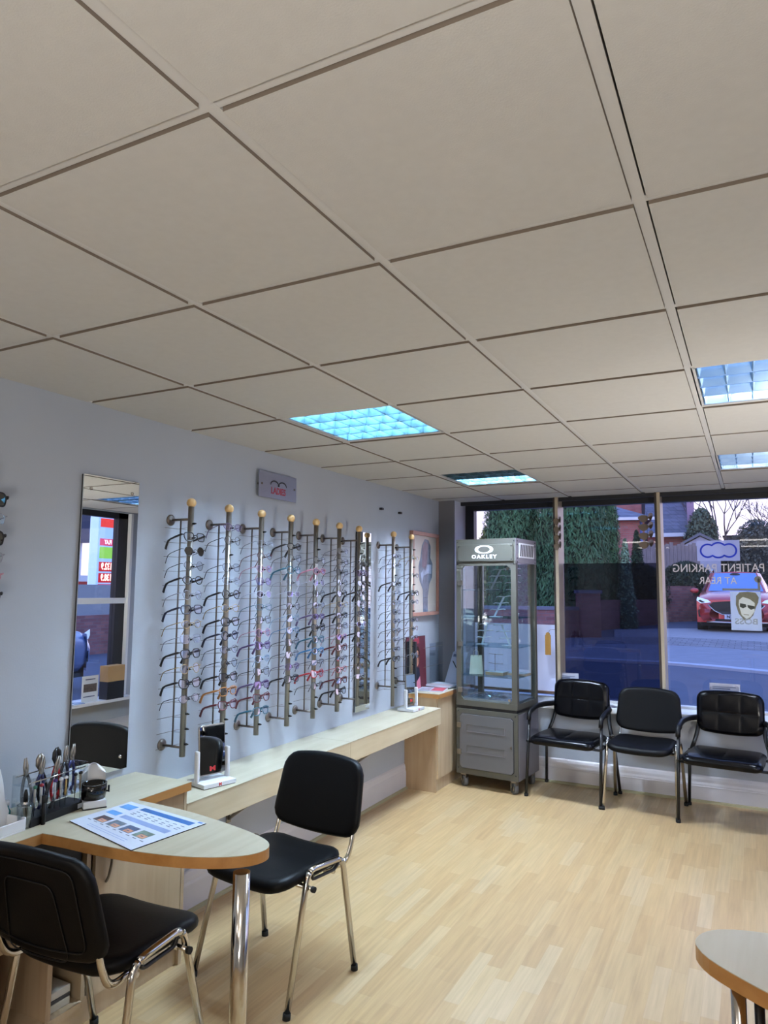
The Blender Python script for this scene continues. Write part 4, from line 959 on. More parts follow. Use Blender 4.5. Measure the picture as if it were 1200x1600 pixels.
r = thing('spectacle_case', 'dark case with a pink oval badge lying in the white tray', 'case', (.235, 1.56, DZ+.007), .3)
MB().ball((0, 0, .027), .027, 16, 10, (1.2, 1.9, 1)).build('shell', mat('dark_case', (26,22,34), .35), r); MB().ball((.022, -.01, .036), .012, 10, 8, (.8, 1.3, .8)).build('badge', mat('badge_pink', (150,60,100), .4), r)
tag(MB().ball((.262, 1.652, DZ+.0165), .010, 10, 8, (1.4, 1.2, .9)).build('suction_cup', M_rub), 'small black rubber cup at the right end of the white tray', 'cup')

# ------------------------------------------------------------------ things at the shop window
M_pan = mat('panel_daylight_glow', (186,194,222), .7, var=.02, emit=(160,172,215), estr=.38)  # emission stands in for daylight coming through the board
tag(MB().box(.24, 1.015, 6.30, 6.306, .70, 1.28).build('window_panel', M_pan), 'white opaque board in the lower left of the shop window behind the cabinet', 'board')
tag(MB().box(.24, 1.02, 6.27, 6.30, .685, .705).build('wooden_batten', mat('batten', (120,92,76), .6)), 'thin brown batten along the bottom of the white window board', 'batten')
r = thing('wooden_paddle', 'yellow wooden paddle hanging beside the first window post', 'paddle', (.955, 6.15, 1.03))
MB().box(-.022, .028, -.006, .006, 0, .17).build('blade', mat('paddle_wood', (176,132,66), .5, var=.1), r, bevel=.004); MB().lathe([(.018,-.006),(.018,.006)], 16, frameM((.003,0,.175),(1,0,0),(0,0,1),(0,-1,0))).build('rounded_end', MATS['paddle_wood'], r); MB().tube([(.003,0,.18),(.02,.01,.215),(.066,.016,.22)], .0015, 5).build('cord', M_dark, r)
M_dfilm = glass('dark_film', (166,168,182), .02, fres=True)
tag(MB().box(1.068, 1.862, 6.303, 6.307, .66, 1.82).build('tinted_panel', M_dfilm), 'dark see-through tinted sheet over the lower middle window', 'tinted sheet')
M_lensbr = mat('lens_brown', (104,90,76), .3, .1)
for side, (x, sg, lb) in enumerate(((1.075, 1, 'string of brown rounded lenses on the first window post from the left'), (1.80, -1, 'string of brown rounded lenses left of the second window post'))):
    r = thing('lens_string', lb, 'decoration', (x, 6.11, 1.93), 0, 'strings of brown lenses on the window posts')
    MB().tube([(0, 0, 0), (0, 0, .30)], .0012, 4).build('cord', M_dark, r)
    for k in range(4):
        z = .035+k*.072
        for q, (ang, m_) in enumerate(((.25, M_lensbr), (-1.0, M_lensbr))):
            n = 16; pts = []
            for t in range(n):
                th = 2*PI*t/n; sn = math.sin(th); hx = .043*math.cos(th)*(1-.35*max(0, -sn)); hz = .024*sn*(1.55 if sn < 0 else 1); pts.append((hx, hz))
            if side == 0: pts = [(p[0]*.6, p[1]) for p in pts]
            ox = (-.028 if q == 0 else .03)*(1 if side else .6)
            MB().prism(pts, 0, .002, frameM((ox, -.014*q, z+.016*q), (math.cos(ang), math.sin(ang), 0), (0, 0, 1))).build('lens', m_, r)
# window emblem, lettering and portrait (read from the street)
YG = WG-.0035
r = thing('window_emblem', 'frosted rectangle with a blue cloud-shaped outline stuck on the window', 'sticker', (2.312, YG, 1.915))
MB().box(-.158, .155, -.001, 0, -.083, .083).build('frosted_ground', film('frosted', (232,232,246), .6), r)
cl = []
cs = [(-.078, 0, .052), (0, .004, .060), (.078, 0, .052)]
for i in range(72):
    a_ = 2*PI*i/72; best = 0; d = Vector((math.cos(a_), math.sin(a_)*.55)).normalized()
    for cx, cz, rr_ in cs:
        c_ = Vector((cx, cz)); bq = d.dot(c_); disc = bq*bq-(c_.dot(c_)-rr_*rr_)
        if disc >= 0: best = max(best, bq+math.sqrt(disc))
    cl.append((d.x*best, -.0025, d.y*best))
MB().tube(cl, .0075, 5, closed=True).build('cloud_outline', mat('outline_blue', (24,52,180), .4, emit=(24,52,200), estr=.15), r)
Tw = frameM((0, YG-.002, 0), (-1,0,0), (0,0,1), (0,1,0))
r = thing('window_lettering', 'white lettering PATIENT PARKING AT REAR on the window, seen from behind', 'lettering', (2.300, YG-.002, 0))
Tw = frameM((0, 0, 0), (-1,0,0), (0,0,1), (0,1,0))
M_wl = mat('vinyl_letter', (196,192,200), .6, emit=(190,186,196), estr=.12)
text('PATIENT PARKING', .092, M_wl, 'upper_line', r, Tw @ Matrix.Translation((0, 1.772, 0)), fat=.0006, sx=.86, font_space=1.02)
text('AT REAR', .080, M_wl, 'lower_line', r, Tw @ Matrix.Translation((0, 1.672, 0)), fat=.0006, sx=.86, font_space=1.02)
r = thing('window_poster', 'pale window poster of a man in sunglasses with BOSS lettering, seen from behind', 'poster', (2.492, YG-.004, 1.284))
PW, PH = .108, .305
P1 = film('poster_pale', (244,250,250), .92); P2 = mat('poster_olive', (112,110,92), .7, var=.2, scale=40, emit=(100,100,84), estr=.12); P3 = mat('poster_dark', (62,66,60), .7); P4 = mat('poster_face', (196,202,200), .7, emit=(190,200,200), estr=.15)  # emission on olive and face paints daylight behind the poster
a = MB(); a.use(P1).box(-PW, PW, 0, .001, 0, PH)
def pp(m, pts, y): a.use(m).poly([(x, -y, z) for x, z in pts])
pp(P2, [(-.052,.13),(-.07,.20),(-.066,.27),(-.04,.298),(.02,.303),(.074,.295),(.094,.26),(.088,.22),(.074,.19),(.05,.12),(.02,.085),(-.012,.075)], .001)
pp(P4, [(-.05,.20),(-.046,.238),(-.018,.262),(.03,.245),(.064,.215),(.06,.15),(.03,.105),(.0,.09),(-.032,.12)], .002)
pp(P3, [(-.04,.213),(.0,.205),(.004,.185),(-.02,.172),(-.042,.185)], .003); pp(P3, [(.012,.20),(.062,.19),(.062,.172),(.035,.162),(.014,.18)], .003)
pp(P2, [(-.02,.128),(.02,.124),(.018,.118),(-.015,.122)], .003)
a.build('portrait', None, r)
text('BOSS', .062, mat('poster_letter', (168,176,176), .6), 'lettering', r, Tw @ Matrix.Translation((0, .068, .0) ) @ Matrix.Translation((0,0,-.004)), fat=.0015, sx=1.15)
r = thing('tape_marks', 'strips of old yellowish tape on the glass above the portrait poster', 'tape', (2.47, YG-.001, 1.60))
tp = film('tape_yellow', (190,180,140), .75); MB().box(-.14, .13, -.0008, 0, -.004, .012).build('tape_strip', tp, r); MB().box(.112, .13, -.0008, 0, .012, .09).build('tape_strip', tp, r); MB().lathe([(.026,0),(.026,.0008)], 12, frameM((.115,0,.085),(1,0,0),(0,0,1),(0,-1,0))).build('tape_blob', tp, r)
for x0, x1, z1, lb in ((1.03, 1.205, .885, 'pale card standing on the sill behind the left armchair'), (2.215, 2.43, .878, 'pale card standing on the sill behind the right armchair')):
    r = thing('sill_card', lb, 'card', ((x0+x1)/2, 6.17, .645)); w = (x1-x0)/2
    o = MB().box(-w, w, 0, .003, 0, z1-.645).build('card_board', mat('card_pale_'+str(int(x0*10)), (170,172,188), .5), r, rot=(math.radians(-5), 0, 0))
    MB().use(INK).box(-w+.02, w-.07, -.0012, -.0004, z1-.645-.045, z1-.645-.036).box(-w+.02, w-.03, -.0012, -.0004, z1-.645-.03, z1-.645-.024).build('print_lines', None, o)
# side window sill: card, box, papers (seen in the tall mirror)
r = thing('showcard', 'white showcard with an eye photo on the side window sill, in the mirror', 'card', (RX-.06, 5.13, WZ0), 0)
a = MB(); a.use(M_wplast).box(-.004, 0, -.10, .10, 0, .26); a.use(mat('eye_photo', (90,80,76), .5, var=.6, scale=20)).box(-.0055, -.004, -.08, .08, .10, .18); a.use(INK).box(-.0055, -.004, -.06, .06, .22, .23).box(-.0055, -.004, -.08, .06, .05, .06); a.build('card_board', None, r)
a = MB(); a.use(mat('cardboard', (176,140,96), .8)).box(RX-.12, RX+.0, 5.30, 5.52, WZ0+.18, WZ0+.34); a.use(M_dark).box(RX-.12, RX+.0, 5.30, 5.52, WZ0, WZ0+.18)
tag(a.build('carton', None), 'brown and black carton on the side window sill, seen in the tall mirror', 'box')
for k, (y, c, lb) in enumerate(((4.72, (90,150,140), 'teal leaflet'), (4.86, (200,205,215), 'white leaflet'), (5.0, (150,170,200), 'pale blue leaflet'))):
    tag(MB().use(mat('leaflet_%d' % k, c, .6)).box(-.05, .05, -.05, .05, 0, .004+.002*k).build('leaflet', None, loc=(RX-.06, y, WZ0), rot=(0, 0, .3*k-.2)), lb+' lying flat on the side window sill', 'leaflet', 'leaflets on the side window sill')

# ------------------------------------------------------------------ the street
M_road = mat('asphalt_blue', (78,84,102), .9, var=.12, scale=3, bump=.2, bscale=40)
M_pave = mat('pavement_grey', (128,130,142), .9, var=.12, scale=4, bump=.2, bscale=50)
M_kerb = mat('kerb_stone', (170,172,184), .85)
M_b1 = bricks('brick_red', (196,112,108), (214,136,128), (170,150,150))
M_b2 = bricks('brick_garden', (146,96,98), (176,122,120), (140,124,128))
M_sett = bricks('brick_setts', (136,132,140), (150,146,152), (80,80,92), .22, .22, 'XY')
M_slate = bricks('slate_roof', (112,116,134), (130,132,150), (64,66,80), .3, .18)
M_fence = mat('fence_wood', (134,124,124), .9, var=.25, scale=6, stretch=(8,8,.6))
def gfn(x0, x1, y0, y1): return lambda u, v: (x0+(x1-x0)*u, y0+(y1-y0)*v, gz(x0+(x1-x0)*u, y0+(y1-y0)*v))
o = MB().grid(40, 30, gfn(-22, 34, 6.5, 48), flip=False).build('road', M_road); o['kind'] = 'structure'
o = MB().grid(10, 20, gfn(5.6, 34, -12, 6.5)).build('road', M_road); o['kind'] = 'structure'
o = MB().box(3.8, 5.7, -12, 6.6, -.3, .0).build('pavement', M_pave); o['kind'] = 'structure'
def groundpoly(name, pix, m, up):
    pts = [pg(*p) for p in pix]; a = MB(); k = len(pts)
    a.v += [(p.x, p.y, p.z+up) for p in pts]+[(p.x, p.y, p.z-.1) for p in pts]
    a.face(range(k)[::-1] if False else range(k), False)
    for i in range(k): j = (i+1) % k; a.face([i, j, k+j, k+i], False)
    o = a.build(name, m); o['kind'] = 'structure'; return o
groundpoly('pavement', [(700, 1012), (880, 1010), (960, 1008), (1040, 1010), (1120, 1014), (1200, 1020), (1320, 1030), (1320, 1066), (1200, 1051), (1120, 1043), (1040, 1037), (895, 1030), (700, 1030)], M_pave, .03)
groundpoly('kerb', [(700, 1030), (895, 1030), (1040, 1037), (1120, 1043), (1200, 1051), (1320, 1066), (1320, 1069), (1200, 1054), (1120, 1046), (1040, 1039), (895, 1032), (700, 1032)], M_kerb, .04)
groundpoly('pavement', [(700, 1000), (880, 999), (960, 998), (1040, 998), (1120, 1001), (1200, 1006), (1320, 1016), (1320, 1030), (1200, 1020), (1120, 1014), (1040, 1010), (960, 1008), (880, 1010), (700, 1012)], M_sett, .035)
groundpoly('driveway', [(960, 986), (1040, 984), (1090, 984), (1340, 990), (1340, 1016), (1200, 1006), (1120, 1001), (1040, 998), (960, 998)], mat('driveway_grey', (150,146,150), .9, var=.1), .033)
# garden walls
def wall_px(name, pxa, pxb, ztop, d1, d2, m, th=.22, cap=None, label=None):
    A = pt(pxa, 922, d1); B = pt(pxb, 922, d2); dx = Vector((B.x-A.x, B.y-A.y, 0)); n = Vector((-dx.y, dx.x, 0)); L_ = dx.length
    T = frameM((A.x, A.y, 0), dx, n, (0,0,1)); a = MB(); a.use(m).box(0, L_, 0, th, 0, ztop, T)
    if cap: a.use(cap).box(-.03, L_+.03, -.03, th+.03, ztop, ztop+.07, T)
    o = a.build(name)
    if label: tag(o, label, 'wall')
    return o
M_cap = mat('coping_blue', (112,114,130), .85)
wall_px('garden_wall', 700, 908, 1.13, 16.0, 15.6, M_b2, cap=M_cap, label='low garden brick wall left of the brick gate pillar across the road')
wall_px('brick_pillar', 908, 938, 1.50, 15.4, 15.4, M_b2, .45, cap=M_cap, label='square brick gate pillar across the road behind the tinted sheet')
wall_px('garden_wall', 938, 1036, 1.32, 17.5, 19.5, M_b2, label='shaded garden wall right of the brick gate pillar')
wall_px('garden_wall', 1030, 1112, 1.70, 20.0, 20.6, M_b2, label='garden wall under the hedge left of the red car')
# wheelie / post details behind tinted sheet
# fence
A = pt(1000, 922, 22.5); B = pt(1096, 922, 23); dx = Vector((B.x-A.x, B.y-A.y, 0)); T = frameM((A.x, A.y, 0), dx, Vector((-dx.y, dx.x, 0)), (0,0,1))
a = MB().use(M_fence); k = 0; x = 0
while x < dx.length: a.box(x, x+.13, 0, .02+.012*(k % 2), .5, 3.02+.05*((k*37) % 3), T); x += .14; k += 1
tag(a.build('timber_fence', None), 'grey vertical-board timber fence behind the hedge', 'fence')
# foliage
def foliage(name, label, cat, c, rx, ry, z0, z1, col, n=2600, leaf=.05, shape='column', droop=1.6, seed=1, group=None, var=.5, trunk=True):
    R_ = random.Random(seed); r = thing(name, label, cat, (c.x, c.y, 0), 0, group)
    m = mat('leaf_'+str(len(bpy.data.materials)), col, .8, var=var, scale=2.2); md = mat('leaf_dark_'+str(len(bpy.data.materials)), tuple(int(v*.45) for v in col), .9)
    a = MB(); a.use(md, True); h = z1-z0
    def rad(t):
        if shape == 'column': return min(1, (t*6+.5))*(1-max(0, t-.72)**2*7.5)**.5 if 1-max(0, t-.72)**2*7.5 > 0 else .05
        if shape == 'cone': return (1-t)**.7*.95+.05
        return max(.05, math.sin(PI*min(1, t*.85+.15))**.5)
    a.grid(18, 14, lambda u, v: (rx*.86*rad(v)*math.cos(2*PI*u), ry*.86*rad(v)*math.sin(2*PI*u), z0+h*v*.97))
    a.use(m, False)
    for i in range(n):
        t = R_.random(); th = R_.uniform(0, 2*PI); k = rad(t)*R_.uniform(.84, 1.06); x, y, z = rx*k*math.cos(th), ry*k*math.sin(th), z0+h*t
        s = leaf*R_.uniform(.6, 1.5); d = Vector((R_.gauss(0, .5), R_.gauss(0, .5), droop*R_.uniform(-1, 1) if droop > 1 else R_.gauss(0, .6))).normalized()*s*(2.2 if droop > 1 else 1); q = Vector((-math.sin(th), math.cos(th), R_.gauss(0, .3))).normalized()*s*.55
        p = Vector((x, y, z)); a.poly([p-d, p+q, p+d, p-q])
    a.build('foliage', None, r)
    if trunk: MB().tube([(0, 0, gz(c.x, c.y)-.1), (0, 0, z0+h*.3)], .09, 8).build('trunk', mat('bark_'+str(len(bpy.data.materials)), (70,60,56), .9), r)
    return r
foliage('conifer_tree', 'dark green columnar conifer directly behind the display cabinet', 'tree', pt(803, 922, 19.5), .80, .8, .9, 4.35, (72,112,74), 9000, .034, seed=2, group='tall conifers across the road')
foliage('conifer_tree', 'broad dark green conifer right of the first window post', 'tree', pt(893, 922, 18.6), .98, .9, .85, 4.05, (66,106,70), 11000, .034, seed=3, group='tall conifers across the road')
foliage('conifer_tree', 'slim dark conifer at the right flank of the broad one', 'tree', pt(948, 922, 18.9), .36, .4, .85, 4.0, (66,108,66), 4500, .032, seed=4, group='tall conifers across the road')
foliage('variegated_shrub', 'pale variegated shrub right of the conifers', 'shrub', pt(978, 922, 18.2), .32, .32, .6, 2.9, (140,170,136), 1500, .035, 'cone', .5, 5)
foliage('garden_shrub', 'dark bushy shrub in front of the house corner', 'shrub', pt(997, 922, 20.5), .36, .4, .8, 3.3, (40,66,44), 1600, .05, 'cone', .5, 6)
foliage('garden_shrub', 'low yellow-green shrub left of the first conifer', 'shrub', pt(760, 922, 19.6), .3, .3, .8, 3.3, (120,130,70), 1000, .05, 'round', .5, 7)
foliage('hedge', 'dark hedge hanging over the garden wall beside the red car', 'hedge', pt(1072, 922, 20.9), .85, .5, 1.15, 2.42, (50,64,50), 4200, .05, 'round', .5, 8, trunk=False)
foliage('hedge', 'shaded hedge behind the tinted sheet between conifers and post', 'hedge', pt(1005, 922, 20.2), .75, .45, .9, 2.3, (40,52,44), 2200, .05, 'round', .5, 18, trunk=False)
foliage('evergreen_bush', 'grey-green evergreen behind the fence below the bare tree', 'bush', pt(1100, 922, 29), .75, .6, 2.0, 4.95, (92,110,92), 2600, .07, 'round', .5, 9)
foliage('garden_shrub', 'twiggy grey-green shrub above the red car at the right', 'shrub', pt(1185, 922, 24), 1.1, .8, .6, 4.0, (88,92,84), 4200, .055, 'round', .5, 10)
foliage('garden_shrub', 'small dark shrub between the shed and the twiggy shrub', 'shrub', pt(1140, 922, 25), .6, .6, .6, 3.3, (78,86,74), 1800, .055, 'round', .5, 11)
# bare trees
def bare_tree(c, h, spread, label, seed):
    R_ = random.Random(seed); a = MB(); base = Vector((0, 0, gz(c.x, c.y)))
    def br(p, d, l, r_, dep):
        q = p+d*l; a.tube([p, p+d*l*.5+Vector((R_.gauss(0, .03), R_.gauss(0, .03), 0)), q], [r_, r_*.85, r_*.7], 4, caps=False)
        if dep == 0: return
        for k in range(3 if dep > 1 else 3):
            nd = (d+Vector((R_.gauss(0, spread), R_.gauss(0, spread), R_.uniform(-.05, .3)))).normalized(); br(q, nd, l*R_.uniform(.62, .8), r_*.62, dep-1)
    br(base, Vector((0, 0, 1)), h*.36, .09, 5)
    r = thing('bare_tree', label, 'tree', (c.x, c.y, 0), 0, 'leafless trees against the sky'); a.build('branches', mat('twig_'+str(seed), (110,100,104), .9), r); return r
bare_tree(pt(1128, 922, 30), 4.9, .42, 'leafless tree against the sky behind the shed', 5)
bare_tree(pt(1205, 922, 30), 4.6, .45, 'leafless tree at the right edge of the window', 9)
# houses
def house_frame(px, d, ang=0):
    c = pt(px, 922, d); return Matrix.Translation((c.x, c.y, 0)) @ Matrix.Rotation(ang, 4, 'Z')
A0 = math.radians(12)
def world_thing(name, label, T): 
    r = thing(name, label, 'building', T.translation); r.rotation_euler = T.to_euler(); return r
T = house_frame(982, 26, A0); h = world_thing('brick_house', 'brick house with a hipped slate roof behind the conifers', T)
a = MB(); a.use(M_b1).box(-2.6, .62, 0, 4, 0, 4.12); a.build('wall', None, h)
a = MB(); a.v += [(-2.9,-.3,4.2),(.95,-.3,4.2),(.95,4.3,4.2),(-2.9,4.3,4.2),(-1.2,2,5.05),(-.8,2,5.05)]
for q in ((0,1,5,4),(1,2,5),(2,3,4,5),(3,0,4)): a.face(q, False)
a.build('roof', M_slate, h); MB().box(-2.9, .98, -.36, -.28, 4.12, 4.22).build('gutter', M_white, h); MB().tube([(.5,-.08,.5),(.5,-.08,4.1)], .05, 8).build('drainpipe', mat('pipe_blue', (84,100,160), .5), h)
T = house_frame(960, 33, A0); h = world_thing('brick_house', 'tall red brick house end rising behind the hipped roof', T)
MB().use(M_b1).box(-3.2, 1.3, 0, 4, 0, 7.2).build('wall', None, h); MB().box(1.3, 1.55, -.06, .2, 0, 7.2).build('dark_corner_post', mat('corner_dark', (54,50,62), .8), h)
a = MB(); a.use(M_b1).box(1.55, 2.3, .3, 3, 0, 7.2); a.build('side_wing', None, h)
T = house_frame(1053, 30, math.radians(4)); h = world_thing('brick_house', 'brick house with a big grey slate roof and white gutter right of the second post', T)
MB().use(M_b1).box(-1.0, .60, 0, 3, 0, 3.85).build('wall', None, h)
a = MB(); a.use(M_slate); a.poly([(-1.1,-.3,3.95),(.62,-.3,3.95),(.70,1.4,5.65),(-1.1,1.4,5.65)]); a.build('roof', None, h)
MB().box(-1.1, .64, -.38, -.28, 3.82, 3.98).build('gutter', M_white, h); MB().box(-1.1, .70, 1.36, 1.46, 5.62, 5.82).build('ridge', M_white, h)
MB().use(mat('wall_lilac', (168,140,164), .8)).box(.62, .90, -.1, 3, 0, 7.0).build('gable_wall', None, h)
MB().lathe([(.12,0),(.12,.03)], 14, frameM((-.45,-.02,3.35),(1,0,0),(0,0,1),(0,-1,0))).build('round_vent', M_dark, h)
# shed
T = house_frame(1097, 24.5, 0); h = world_thing('garden_shed', 'small pale gabled shed behind the frosted emblem', T)
M_shed = mat('shed_grey', (176,176,190), .8)
a = MB().use(M_shed); a.prism([(-.62,0),(.62,0),(.62,3.1),(0,3.45),(-.62,3.1)], -3, 0, frameM((0,0,0),(1,0,0),(0,0,1),(0,-1,0))); a.build('wall', None, h)
a = MB().use(mat('shed_roof', (110,112,122), .8)); 
for s in (-1, 1): a.prism([(0,3.48),(s*.80,3.06),(s*.80,3.13),(0,3.58)][::s], -3.1, .1, frameM((0,0,0),(1,0,0),(0,0,1),(0,-1,0)))
a.build('roof', None, h)
T = house_frame(1165, 34, 0); h = world_thing('flat_roof_building', 'distant dark flat-roofed building behind the shrubs at the right', T)
MB().use(mat('far_dark', (96,96,108), .9)).box(-.8, 3.2, 0, 3, 0, 4.15).build('wall', None, h); MB().box(-.9, 3.3, -.1, 3.1, 4.15, 4.25).build('roof', M_dark, h)
# far skyline so the horizon has ground
o = MB().box(-40, -39.5, 20, 60, 0, 3).build('backdrop_hedge', mat('far_green', (70,84,76), .9)); o['kind'] = 'structure'

# ------------------------------------------------------------------ cars
def car(loc, rz, body, label, plate='N2', scale=1.0):
    """local -y is the front"""
    r = thing('car', label, 'car', loc, rz); r.scale = (scale,)*3
    M_body = mat('car_paint_'+str(len(bpy.data.materials)), body, .25, .35, var=.03, coat=.8)
    M_win = mat('car_window_'+str(len(bpy.data.materials)), (60,90,150), .05, .0, coat=1, emit=(90,130,210), estr=.22)
    L_, W = 4.3, .905
    # lower body sections: station y -> list (x,z)
    st = [(-.0, .60, .70), (.05, .80, .82), (.25, .88, .93), (.7, .905, 1.02), (1.15, .905, 1.08), (1.7, .905, 1.10), (2.8, .905, 1.12), (3.7, .89, 1.14), (4.1, .84, 1.12), (4.3, .70, 1.0)]
    def sec(y, w, zt):
        zb = .30 if 0.2 < y < 4.1 else .36
        return [(0, zb), (w*.90, zb), (w*.985, zb+.12), (w, .62), (w*.985, zt-.16), (w*.90, zt-.04), (w*.6, zt+.0), (0, zt+.02)]
    a = MB(); a.smooth = True; rows = []
    for y, w, zt in st:
        s = sec(y, w, zt); full = [(x, y, z) for x, z in s]+[(-x, y, z) for x, z in s[-2:0:-1]]; rows.append(range(len(a.v), len(a.v)+len(full))); a.v += full
    for p, q in zip(rows, rows[1:]):
        n = len(p)
        for i in range(n): j = (i+1) % n; a.face([p[i], p[j], q[j], q[i]], True)
    a.face(list(rows[0])[::1], True); a.face(list(rows[-1])[::-1], True)
    a.build('body', M_body, r)
    # greenhouse: rings at belt and roof
    belt = [(-.70,1.05),(.70,1.05),(.84,1.9),(.85,3.0),(.80,4.0),(.62,4.2),(-.62,4.2),(-.80,4.0),(-.85,3.0),(-.84,1.9)]
    roof = [(-.52,1.90),(.52,1.90),(.60,2.15),(.62,2.9),(.60,3.55),(.50,3.75),(-.50,3.75),(-.60,3.55),(-.62,2.9),(-.60,2.15)]
    a = MB().use(M_body); n = len(belt); a.v += [(x, y, 1.03) for x, y in belt]+[(x, y, 1.56) for x, y in roof]+[(0, 1.95, 1.60), (0, 3.6, 1.62)]
    for i in range(n): j = (i+1) % n; a.face([i, j, n+j, n+i], False)
    a.face([n+k for k in (0, 1)]+[2*n], False); a.face([n+1, n+2, n+3, n+4, n+5, 2*n+1, 2*n], True); a.face([n+5, n+6, 2*n+1], True); a.face([n+6, n+7, n+8, n+9, n+0, 2*n, 2*n+1], True)
    a.build('cabin', None, r)
    # windscreen laid just over the front of the cabin
    def ws(u, v): xb, xt = .64, .475; x = (xb*(1-v)+xt*v)*(2*u-1); return (x, 1.05+.85*v-.03-.02, 1.03+.53*v+.025)
    MB().grid(8, 6, lambda u, v: (lambda p: (p[0], p[1], p[2]))(ws(u, .04+.9*v))).build('windscreen', M_win, r)
    MB().ball((0, 1.72, 1.50), .07, 10, 8, (1.8, .3, .8)).build('rear_view_mirror', M_dark, r)
    for s in (-1, 1):
        MB().poly([(s*.80, 1.75, 1.09), (s*.865, 3.0, 1.11), (s*.64, 2.9, 1.50), (s*.615, 2.2, 1.50)][::s]).build('side_window', M_win, r)
        MB().tube([(s*.56, 2.1, 1.60), (s*.56, 2.2, 1.66), (s*.56, 3.4, 1.66), (s*.56, 3.5, 1.60)], .018, 6).build('roof_rail', M_chrome, r)
        MB().ball((s*.98, 1.35, 1.08), .11, 12, 8, (1, .5, .65)).build('door_mirror', M_body, r)
        for y in (.85, 3.45):
            t_ = MB(); t_.use(M_rub).tube([(s*.66, y, .335), (s*.90, y, .335)], .335, 24); t_.use(M_steel).tube([(s*.90, y, .335), (s*.905, y, .335)], .21, 20); t_.build('wheel', None, r)
    yf = lambda x: -.012+.19*(abs(x)/.88)**3
    def fp(name, pts, m, off=.0, zslope=True):
        a = MB().use(m); P_ = []
        for x, z in pts: P_.append((x, yf(x)-.03-off, z))
        a.poly(P_); return a.build(name, None, r)
    # front bumper skin
    a = MB().use(M_body, True); a.grid(20, 8, lambda u, v: ((2*u-1)*.88, yf((2*u-1)*.88)-.005+.10*max(0, v-.7)**1.3, .31+.55*v), flip=False); a.build('front_bumper', None, r)
    M_gr = mat('grille_black', (16,16,20), .4, var=.6, scale=80)
    fp('grille', [(-.60,.72),(-.52,.80),(-.2,.83),(.2,.83),(.52,.80),(.60,.72),(.46,.60),(.3,.52),(-.3,.52),(-.46,.60)], M_gr, .004)
    a = MB(); a.tube([(x, yf(x)-.04, z) for x, z in [(-.62,.74),(-.47,.59),(-.3,.505),(.3,.505),(.47,.59),(.62,.74)]], .012, 6); a.build('grille_trim', M_chrome, r)
    fp('number_plate', [(-.26,.40),(.26,.40),(.26,.51),(-.26,.51)], M_paper, .02)
    for s in (-1, 1):
        fp('headlight', [(s*.55,.80),(s*.62,.86),(s*.86,.93),(s*.88,.84),(s*.78,.77)][::s], mat('lamp_%d' % len(bpy.data.materials), (200,220,240), .1, emit=(200,225,255), estr=.4), .012)
        fp('headlight_core', [(s*.68,.80),(s*.80,.86),(s*.84,.83),(s*.76,.785)][::s], M_dark, .016)
        fp('fog_intake', [(s*.60,.42),(s*.84,.44),(s*.86,.60),(s*.72,.62),(s*.62,.55)][::s], M_gr, .008)
    fp('lower_intake', [(-.48,.345),(.48,.345),(.46,.40),(-.46,.40)], M_gr, .006)
    a = MB(); a.tube([(x, yf(x)-.05, .315+abs(x)*.02) for x in (-.66, -.4, 0, .4, .66)], .022, 6); a.build('skid_strip', M_chrome, r)
    MB().box(-.80, .80, .15, 4.2, .22, .36).build('underside', M_rub, r)
    if plate: text(plate, .10, M_dark, 'plate_lettering', r, frameM((-.15, yf(.26)-.058, .455), (1,0,0), (0,0,1), (0,-1,0)), fat=.003)
    return r
cp = pt(1149, 922, 16.4); car((cp.x, cp.y, .545), math.radians(1), (190,62,60), 'red SUV parked on the drive facing the window', 'N2', .955)
car((7.3, 7.72, gz(7.3, 7.72)), math.radians(180), (130,150,190), 'silver-blue car on the side road, seen only in the tall mirror', None)

# ------------------------------------------------------------------ side street seen through the tall mirror
r = thing('fuel_price_sign', 'tall illuminated fuel price sign reflected in the tall mirror', 'sign', (14, 14.2, 0))
M_sg = mat('sign_face_blue', (150,180,230), .4, emit=(150,185,240), estr=.55)
a = MB().use(M_sg); a.box(0, .04, -.05, 1.5, 0, 4.6); a.build('sign_body', None, r)
MB().box(-.05, .0, -.36, -.12, 0, 4.6).build('sign_post', mat('post_white_blue', (190,210,250), .4, emit=(170,200,250), estr=.6), r)
def panel(z0, z1, c, e, nm): MB().box(-.012, 0, 0, 1.3, z0, z1).build(nm, mat('pan_%s' % nm, c, .4, emit=c, estr=e), r)
panel(3.25, 3.5, (210,50,40), .7, 'red_logo_panel'); panel(2.72, 2.92, (200,50,90), .6, 'red_shop_panel'); panel(2.35, 2.68, (130,190,70), .6, 'green_panel')
panel(1.33, 1.62, (190,36,70), .6, 'red_power_panel'); panel(1.12, 1.3, (190,170,60), .6, 'yellow_panel'); panel(1.98, 2.25, (170,20,30), .7, 'price_panel_upper'); panel(1.66, 1.93, (170,20,30), .7, 'price_panel_lower')
M_led = emis('led_digits', (255,220,210), 2.2); M_sgw = mat('sign_white', (240,240,245), .5, emit=(240,240,250), estr=.9)
def st_(s, z, sz, m, nm, y=.27): text(s, sz, m, nm, r, sx=.66, T= frameM((-.016, y, z), (0,-1,0), (0,0,1), (-1,0,0)), fat=.006)
st_('132.9', 2.115, .27, M_led, 'upper_price', .27); st_('138.9', 1.795, .27, M_led, 'lower_price', .27); st_('Power', 1.46, .19, M_sgw, 'power_lettering', .28); st_('PLAY', 2.82, .17, M_sgw, 'shop_lettering', .28)
wl = MB(); wl.use(M_b2).box(11, 11.25, 8.5, 16, 0, .9); tag(wl.build('garden_wall', None), 'low brick wall of the filling station reflected in the tall mirror', 'wall')
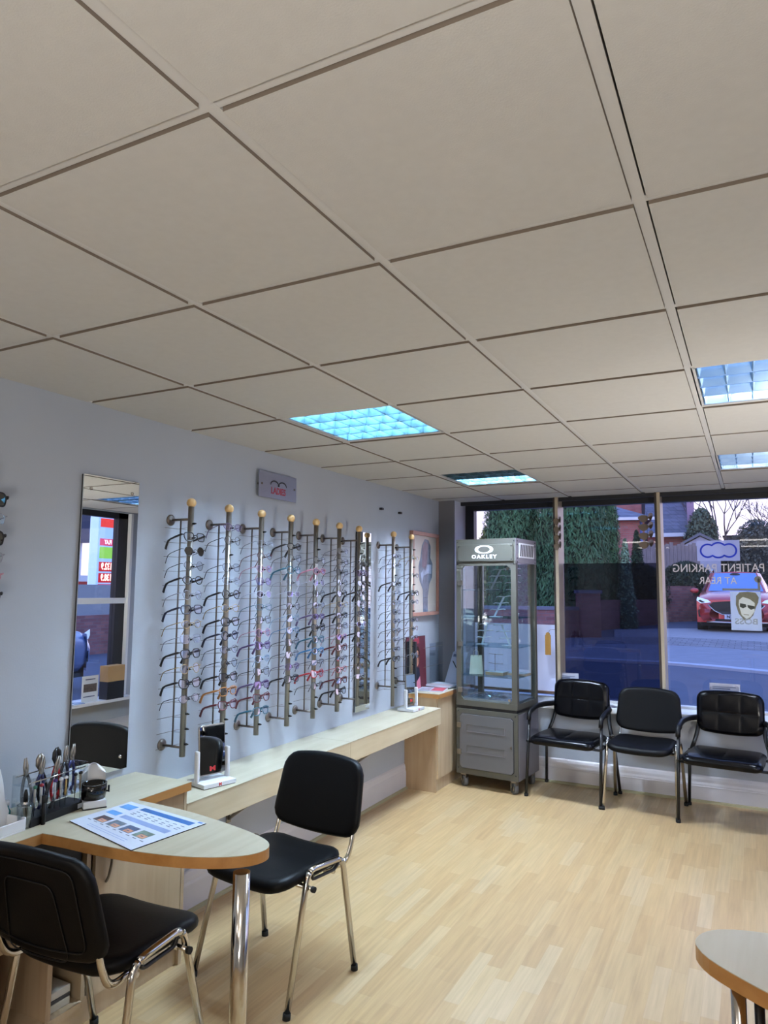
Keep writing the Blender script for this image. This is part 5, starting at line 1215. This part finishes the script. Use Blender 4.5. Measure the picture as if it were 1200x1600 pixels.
r = thing('station_canopy', 'dark fuel station canopy reflected high in the tall mirror', 'canopy', (18, 16, 0)); MB().box(0, .6, -2, 1.25, 3.05, 4.2).build('canopy_roof', mat('canopy_navy', (60,66,90), .6), r)
for y in (-1.2, .9): MB().box(.3, .6, y, y+.25, 0, 3.05).build('canopy_post', M_white, r)
r = thing('fuel_pump', 'red and white fuel pump beneath the canopy in the mirror', 'fuel pump', (17.2, 16.6, 0)); a = MB(); a.use(M_white).box(0, .5, -.4, .3, 0, 1.9); a.use(mat('pump_red', (190,60,50), .5)).box(-.02, .5, -.42, .32, 1.2, 1.7); a.build('pump_body', None, r)
tag(MB().use(mat('van_grey', (150,160,170), .5)).box(13, 13.2, 12.2, 14.0, .4, 1.6).build('price_board', None), 'grey notice board left of the fuel price sign in the mirror', 'board')

# unseen fill lights added to lift the ceiling: behind camera, by right wall
for x, y, p in ((3.12, -1.2, 36), (3.2, 3.0, 18)):
    ld = bpy.data.lights.new('fill_light', 'AREA'); ld.shape = 'SQUARE'; ld.size = 0.6; ld.energy = p; ld.color = (1, .95, .88)
    lo = bpy.data.objects.new('fill_light', ld); COL.objects.link(lo); lo.location = (x, y, 1.0); lo.rotation_euler = (PI-.3, -.35, 0)
    if y > 0: lo.location.z = .8; lo.rotation_euler = (PI-.75, -.35, 0); ld.size = .35

# ------------------------------------------------------------------ dusk sky
w = bpy.data.worlds.new('dusk'); SC.world = w; w.use_nodes = True; N = w.node_tree.nodes; L = w.node_tree.links
bg = N['Background']; tc = N.new('ShaderNodeTexCoord'); sp = N.new('ShaderNodeSeparateXYZ'); cr = N.new('ShaderNodeValToRGB')
L.new(tc.outputs['Generated'], sp.inputs[0]); L.new(sp.outputs[2], cr.inputs[0]); L.new(cr.outputs[0], bg.inputs[0])
e = cr.color_ramp.elements; e[0].position = 0.0; e[0].color = rgb(235,205,222); e[1].position = 1.0; e[1].color = rgb(105,150,240)
x = e.new(.10); x.color = rgb(222,212,238); x = e.new(.3); x.color = rgb(170,190,240)
bg.inputs[1].default_value = 1.5

SC.view_settings.view_transform = 'Standard'; SC.view_settings.look = 'None'; SC.view_settings.exposure = 0.72; SC.view_settings.gamma = 1.0
SC.cycles.use_denoising = True; SC.cycles.max_bounces = 8; SC.cycles.diffuse_bounces = 4; SC.cycles.glossy_bounces = 4; SC.cycles.transparent_max_bounces = 24
SC.cycles.sample_clamp_indirect = 6; SC.cycles.caustics_reflective = False; SC.cycles.caustics_refractive = False
